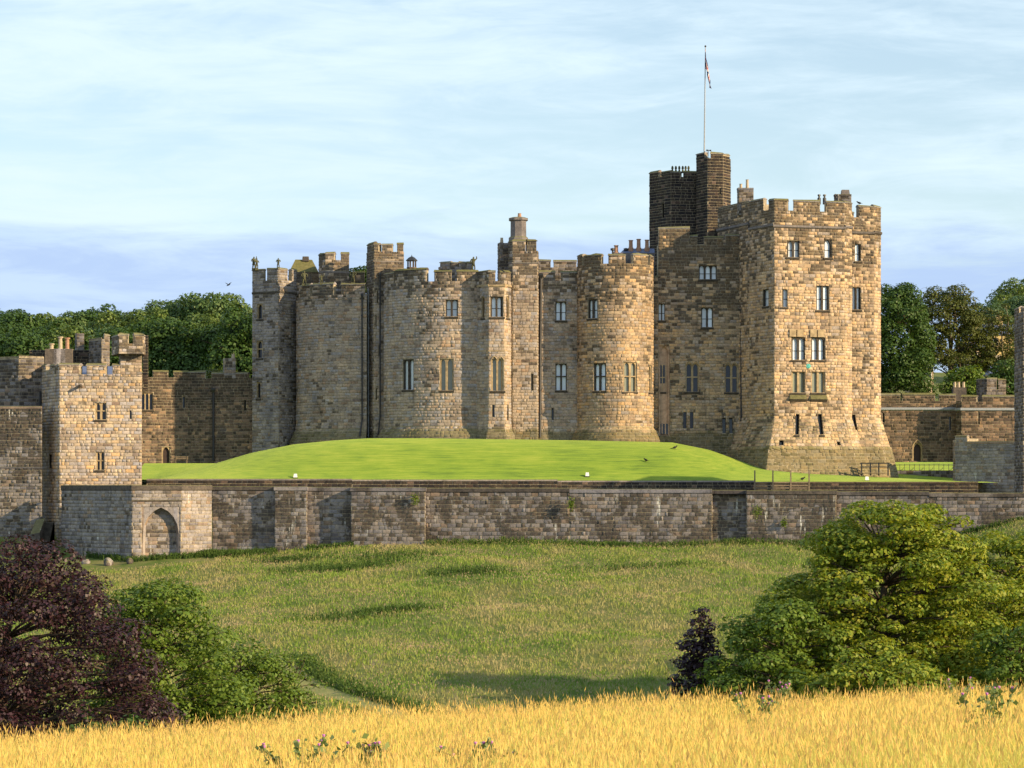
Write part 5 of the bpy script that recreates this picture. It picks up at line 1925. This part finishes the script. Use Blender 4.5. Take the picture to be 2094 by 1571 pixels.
for i, (X, Yt, D) in enumerate(((2020, 612, 640), (2062, 596, 660), (2100, 600, 650), (2078, 562, 760), (2110, 570, 780))):
    x = wx(X, D)
    g0 = float(tz(x, D))
    h = wz(Yt, D) - g0
    sc = h / 17
    tree('hill_tree', ['pale green tree on the far hill above the houses', 'rounded green tree on the far hill, middle of three', 'green tree on the far hill at the right edge',
                       'dark blue-green tree crowning the far hill', 'dark tree beyond the far hill at the right edge'][i], (x, D, g0), FARK[(i * 2 + 1) % 4], rz=i * 1.3, sc=(min(sc, 1.3), min(sc, 1.3), sc), group='trees on the far right hill')


def house(X0, X1, Yr, Ye, Yb, D, label, wallc, chim):
    o0 = W((X0 + X1) / 2, Yb, D)
    r = empty('house', tuple(o0), label, 'house', 'houses behind the castle')
    x0, x1 = wx(X0, D), wx(X1, D)
    ze, zr, zb = wz(Ye, D), wz(Yr, D), o0[2] - 6
    dp = 8.0
    MB().box((x0 + .2, D + .3, zb), (x1 - .2, D + dp - .3, ze)).build('wall', wallc, r, o0)
    rf = MB().poly([(x0, D, ze - .1), (x1, D, ze - .1), (x1, D + dp, ze - .1), (x0, D + dp, ze - .1), (x0, D + dp / 2, zr), (x1, D + dp / 2, zr)],
                   [(0, 1, 5, 4), (2, 3, 4, 5), (1, 2, 5), (3, 0, 4), (3, 2, 1, 0)]).build('roof', MAT['slate'], r, o0)
    for cx in chim:
        x = wx(cx, D)
        ch = MB().box((x - .7, D + dp / 2 - .5, zr - 1.2), (x + .7, D + dp / 2 + .5, zr + 1.5)).build('chimney', wallc, rf, o0)
    n = max(2, int((x1 - x0) / 3.2))
    for k in range(n):
        x = x0 + (k + .5) * (x1 - x0) / n
        w = MB().box((x - .5, D + .22, ze - 2.2), (x + .5, D + .30, ze - .7)).build('window', MAT['white'], r, o0)
        MB().box((x - .4, D + .18, ze - 2.1), (x + .4, D + .215, ze - .8)).build('pane', MAT['pane_d'], w, o0)


WH = simple_mat('rendered_house_wall', (.48, .40, .31), .9, .1, var=.1)
WB = simple_mat('sandstone_house_wall', (.40, .30, .20), .9, .1, var=.15)
house(1862, 1912, 722, 752, 800, 455, 'house with violet-blue slate roof behind the ivy-clad tree', WB, (1868,))
house(1982, 2030, 676, 712, 780, 520, 'slate-roofed house between the ivy-clad and the thin olive tree', WB, (2000,))
house(2026, 2110, 742, 765, 810, 470, 'pale terraced house near the right edge tower', WH, (2046, 2084))
house(2015, 2100, 660, 684, 740, 560, 'sunlit yellow house high on the hill at the right', simple_mat('yellow_house_render', (.55, .40, .18), .9, .1), (2050,))  # house wall in one yellow render colour
# ------------------------------------------------------------------ grass
def blades(rg, base, h, w, lean, seg=2):
    """tapered bent blades; base (n,3); h,w,lean (n,) -> verts, tris"""
    n = len(base)
    a = rg.uniform(0, 2 * math.pi, n)
    dirx, diry = np.cos(a), np.sin(a)
    b = rg.uniform(0, 2 * math.pi, n)
    px, py = np.cos(b) * w / 2, np.sin(b) * w / 2
    v = np.zeros((n, 5, 3))
    for k, (t, ww) in enumerate(((0, 1.0), (.55, .75))):
        off = lean * h * t ** 1.8
        c = base + np.stack([dirx * off, diry * off, h * t], -1)
        v[:, 2 * k] = c - np.stack([px, py, np.zeros(n)], -1) * ww
        v[:, 2 * k + 1] = c + np.stack([px, py, np.zeros(n)], -1) * ww
    v[:, 4] = base + np.stack([dirx * lean * h, diry * lean * h, h * (1 - .25 * lean)], -1)
    i = np.arange(n)[:, None] * 5
    f = np.concatenate([i + [0, 1, 3], i + [0, 3, 2], i + [2, 3, 4]], 0)
    return v.reshape(-1, 3), f, v[:, 4]


def heads(rg, tip, L, w):
    """slim seed heads: crossed diamonds"""
    n = len(tip)
    b = rg.uniform(0, math.pi, n)
    ux, uy = np.cos(b) * w, np.sin(b) * w
    tilt = rg.normal(size=(n, 2)) * .25 * L[:, None]
    v = np.zeros((n, 4, 3))
    z = np.zeros(n)
    v[:, 0] = tip - np.stack([z, z, L * .3], -1)
    v[:, 2] = tip + np.stack([tilt[:, 0], tilt[:, 1], L * .7], -1)
    mid = (v[:, 0] * .6 + v[:, 2] * .4)
    v[:, 1] = mid + np.stack([ux, uy, z], -1)
    v[:, 3] = mid - np.stack([ux, uy, z], -1)
    i = np.arange(n)[:, None] * 4
    f = np.concatenate([i + [0, 1, 2], i + [0, 2, 3]], 0)
    return v.reshape(-1, 3), f


def grass_mat(name, stops, patch_scale, patch_stops, mixf=.6, trans=.3):
    m, nt = new_mat(name)
    r, g = rand01(nt)
    pos = g.outputs['Position']
    a = NOISE(nt, pos, patch_scale, 4, .6, (1, .55, 0.3))
    c1 = RAMP(nt, r, stops)
    c2 = RAMP(nt, a, patch_stops)
    c = MIX(nt, mixf, c1, c2)
    b = N(nt, 'ShaderNodeBsdfPrincipled', {'Base Color': c, 'Roughness': .6, 'Specular IOR Level': .2})
    t = N(nt, 'ShaderNodeBsdfTranslucent', {'Color': c})
    mx = N(nt, 'ShaderNodeMixShader', {0: trans, 1: b.outputs[0], 2: t.outputs[0]})
    out(nt, mx.outputs[0])
    return m


G_HAY = grass_mat('ripe_hay', [(0, (.50, .44, .10)), (.35, (.70, .63, .15)), (.7, (.82, .72, .28)), (1, (.40, .47, .09))], .5,
                  [(.35, (.50, .52, .09)), (.5, (.72, .64, .14)), (.62, (.84, .70, .22)), (.72, (.78, .60, .26))], .45, .4)
G_HEAD = grass_mat('ripe_seed_heads', [(0, (.62, .42, .11)), (.5, (.78, .54, .16)), (1, (.58, .34, .14))], .8,
                   [(.4, (.78, .55, .13)), (.65, (.68, .42, .17))], .4, .35)
G_MEAD = grass_mat('meadow_grass', [(0, (.12, .20, .03)), (.5, (.19, .26, .045)), (1, (.29, .31, .075))], .16,
                   [(.36, (.08, .16, .025)), (.44, (.16, .26, .035)), (.51, (.23, .29, .055)), (.58, (.33, .30, .11)), (.67, (.44, .34, .20))], .66)
G_SEED = grass_mat('meadow_seed_heads', [(0, (.32, .24, .14)), (.5, (.42, .31, .20)), (1, (.30, .20, .14))], .14,
                   [(.4, (.25, .25, .08)), (.65, (.48, .33, .23))], .5)
G_NET = grass_mat('nettle_green', [(0, (.045, .09, .016)), (.6, (.075, .13, .024)), (1, (.11, .165, .03))], .4, [(.4, (.05, .095, .016)), (.6, (.10, .15, .03))], .4)


def stuff(name, label, vf, mats, cat='grass'):
    V, Fa, fm, base = [], [], [], 0
    for k, (v, f) in enumerate(vf):
        V.append(v)
        Fa.append(f + base)
        fm.append(np.full(len(f), k))
        base += len(v)
    me = mesh_np(name, np.concatenate(V), np.concatenate(Fa), mats, np.concatenate(fm))
    return tag(add(name, me), label, cat, kind='stuff')


rg = np.random.default_rng(77)
# ripe hay in the foreground, denser near the visible crest
n = 170000
y = 24 + 34 * rg.random(n) ** .85
x = rg.uniform(-1, 1, n) * (y * .187 + 2.0)
base = np.stack([x, y, tz(x, y) - .03], -1)
h = rg.normal(.52, .11, n).clip(.2, .95) * (1 + .12 * np.sin(x * .9 + y * .5) * np.sin(y * .7 - x * .3))
v1, f1, tip = blades(rg, base, h, rg.uniform(.004, .009, n), rg.uniform(.05, .6, n))
sel = rg.random(n) < .55
tl = tip[sel]
v2, f2 = heads(rg, tl, rg.uniform(.06, .14, len(tl)), rg.uniform(.004, .009, len(tl)))
stuff('hay_grass', 'tall ripe golden hay grass across the foreground', [(v1, f1), (v2, f2)], [G_HAY, G_HEAD])

# meadow between the river bank and the curtain wall
n = 215000
y = np.sqrt(rg.uniform(158 ** 2, 312 ** 2, n))
x = rg.uniform(-1, 1, n) * (y * .19 + 3)
keep = y < 309.5 - (HX + x * F / y - 433) * .0102 - 1.2
Xp = HX + x * F / y
keep &= ~((Xp < 440) & (y > 297))
tr_d = np.abs((x - np.interp(y, [174, 181, 193, 205, 216], [-2.2, -5.4, -12.0, -16.4, -19.5])))
keep &= ~((tr_d < 1.0) & (y < 216) & (rg.random(n) < .9))
x, y = x[keep], y[keep]
n = len(x)
cl = .5 + .5 * np.sin(x * .55 + 2 * np.sin(y * .13)) * np.sin(y * .37 + 1.5 * np.sin(x * .21))
base = np.stack([x, y, tz(x, y) - .03], -1)
h = rg.normal(.30, .09, n).clip(.1, .7) * (.65 + .7 * cl)
v1, f1, tip = blades(rg, base, h, rg.uniform(.05, .11, n), rg.uniform(.1, .7, n))
sel = rg.random(n) < (.12 + .40 * (1 - cl))
tl = tip[sel]
v2, f2 = heads(rg, tl, rg.uniform(.10, .22, len(tl)), rg.uniform(.02, .045, len(tl)))
stuff('meadow_grass', 'rough green and straw-pink meadow grass sloping up to the curtain wall', [(v1, f1), (v2, f2)], [G_MEAD, G_SEED])

# nettles and rank growth: along the wall foot and in dark clumps
pts = []
for X0, X1, dn, dd in ((432, 562, 1000, 1.3), (380, 440, 150, 1.2), (628, 720, 200, 1.0), (870, 1650, 700, 1.2)):
    Xr = rg.uniform(X0, X1, dn)
    Dr = 308.2 - (Xr - 433) * .0102 - 1.2 - np.abs(rg.normal(size=dn)) * dd
    pts.append(np.stack([wx(Xr, Dr), Dr], -1))
for X, Y_, D, rx_, ry_, dn in ((690, 1150, 283, 3.4, 2.0, 900), (590, 1128, 294, 3, 1.5, 220), (800, 1132, 290, 4, 2, 160), (965, 1175, 272, 3.2, 1.5, 220), (1250, 1120, 297, 2.6, 1.2, 300), (700, 1270, 240, 3.5, 2, 140),
                               (1330, 1165, 275, 5, 1.4, 120), (800, 1262, 243, 3, 1, 220)):
    q = rg.normal(size=(dn, 2)) * .8
    pts.append(np.stack([wx(X, D) + q[:, 0] * rx_, D + q[:, 1] * ry_], -1))
for (Xa, Da), (Xb, Db), dn in (((179, 309.6), (270, 303.2), 160), ((270, 303.2), (371, 304.2), 140), ((371, 304.2), (433, 307.6), 120), ((1650, 295.5), (2090, 291), 500)):
    t_ = rg.random(dn)
    Xr, Dr = Xa + (Xb - Xa) * t_, Da + (Db - Da) * t_ - .25 - np.abs(rg.normal(size=dn)) * .5
    pts.append(np.stack([wx(Xr, Dr), Dr], -1))
for t in np.linspace(0, 1, 900):     # bank above the track
    yy = 173 + 41 * t + rg.normal() * .3
    xx = np.interp(yy, [174, 181, 193, 205, 216], [-2.2, -5.4, -12.0, -16.4, -19.5]) + 1.5 + abs(rg.normal()) * .8
    pts.append(np.array([[xx, yy]]))
p = np.concatenate(pts)
p = np.repeat(p, 3, 0) + rg.normal(size=(len(p) * 3, 2)) * .2
base = np.stack([p[:, 0], p[:, 1], tz(p[:, 0], p[:, 1]) - .03], -1)
n = len(p)
v1, f1, tip = blades(rg, base, rg.normal(.55, .2, n).clip(.2, 1.2), rg.uniform(.05, .12, n), rg.uniform(.05, .6, n))
pp = base + np.stack([np.zeros(n), np.zeros(n), rg.uniform(.1, .6, n)], -1)
nn = rg.normal(size=(n, 3))
nn[:, 2] += .8
nn /= np.linalg.norm(nn, axis=1, keepdims=True)
v3, f3 = leaf_cards(pp, nn, .17, rg)
f3 = np.concatenate([f3[:, [0, 1, 2]], f3[:, [0, 2, 3]]])
stuff('rank_nettles', 'dark green nettle clumps on the meadow and along the wall foot', [(v1, f1), (v3, f3)], [G_NET, G_NET], 'nettles')

# mown track
ty = np.linspace(170, 216, 60)
tx = np.interp(ty, [174, 181, 193, 205, 216], [-2.2, -5.4, -12.0, -16.4, -19.5])
xs = np.linspace(-1.25, 1.25, 7)
XX = tx[:, None] + xs[None, :]
YY = np.repeat(ty[:, None], 7, 1)
ZZ = tz(XX, YY) + .04
v = np.stack([XX, YY, ZZ], -1).reshape(-1, 3)
i = (np.arange(59)[:, None] * 7 + np.arange(6)[None, :]).ravel()
tag(add('path', mesh_np('path', v, np.stack([i, i + 1, i + 8, i + 7], -1), [MAT['path']], smooth=True)), 'pale mown track curving down the meadow', kind='structure')


# plants rooted in the curtain wall
for X, Y, D, s_, lab in ((1548, 1046, 295.6, .55, 'green plant growing from the projecting curtain wall'), (1603, 1070, 295.4, .35, 'small yellow-green plant low on the projecting curtain wall'),
                         (1168, 1032, 300.0, .4, 'tuft growing high on the long curtain wall'), (848, 1020, 302.3, .45, 'ivy tuft at the top of the wide buttress')):
    c = W(X, Y, D)
    nn = rg.normal(size=(150, 3))
    nn[:, 1] -= .8
    nn /= np.linalg.norm(nn, axis=1, keepdims=True)
    v, f = leaf_cards(rg.normal(size=(150, 3)) * np.array([.5, .16, .7]) * s_, nn, .16, rg)
    r_ = empty('wall_plant', tuple(c), lab, 'plant', 'plants growing on the curtain wall')
    add('leaves', mesh_np('leaves', v, f, [L_GRN]), r_)

# thistles in the hay
L_TH = leaf_mat('thistle_leaves', [(.10, .15, .05), (.16, .21, .07), (.22, .25, .10)], .25)
M_TH = simple_mat('thistle_flower', (.45, .16, .42), .8, .1, var=.3)


def thistle(X, Y, D, hgt, sc, seed, label):
    rgt = np.random.default_rng(seed)
    x = wx(X, D)
    z0 = float(tz(x, D))
    r = empty('thistle', (x, D, z0), label, 'thistle', 'thistles in the hay field')
    mb = MB()
    lp, ln, fl_ = [], [], []
    for k in range(7):
        a = rgt.uniform(0, 6.28)
        e = np.array([math.cos(a) * sc * rgt.uniform(.2, 1), math.sin(a) * sc * .5, hgt * rgt.uniform(.75, 1.0)])
        pts = limb(mb, (0, 0, .0), e, .014, .006, rgt, 0.06, 5, 5)
        for q in pts[2:]:
            for _ in range(7):
                lp.append(q + rgt.normal(size=3) * .05)
                ln.append(rgt.normal(size=3))
        fl_.append(pts[-1])
    st = mb.build('stems', MAT['bark'], r)
    st.data.materials[0] = L_TH
    lp, ln = np.array(lp), np.array(ln)
    ln /= np.linalg.norm(ln, axis=1, keepdims=True)
    v, f = leaf_cards(lp, ln, .075, rgt)
    add('leaves', mesh_np('leaves', v, f, [L_TH]), r)
    for q in fl_:
        c = MB().lathe(tuple(q), [(.008, -.02), (.02, 0), (.018, .02), (.012, .03)], 7).build('flower_base', L_TH, r)
        MB().lathe((q[0], q[1], q[2] + .03), [(.011, 0), (.02, .02), (.016, .03)], 8).build('flower', M_TH, c)


for X, Y, D, hgt, sc, seed, lab in ((630, 1560, 33, .78, .55, 1, 'thistle at the bottom edge left of the middle'), (762, 1562, 33, .62, .12, 2, 'single thistle stem at the bottom edge'),
                                    (975, 1565, 31.5, .62, .5, 3, 'low thistle at the bottom edge in mid picture'), (2010, 1560, 33.5, .85, .6, 4, 'large thistle with pink flowers at the bottom right'),
                                    (1598, 1450, 47, .85, .4, 5, 'thistle on the crest below the big sycamore'), (1965, 1450, 46, .8, .4, 6, 'thistle with a pink flower on the crest at the right'),
                                    (1548, 1490, 41, .75, .5, 7, 'faint thistle in the hay below the crest thistle')):
    thistle(X, Y, D, hgt, sc, seed, lab)
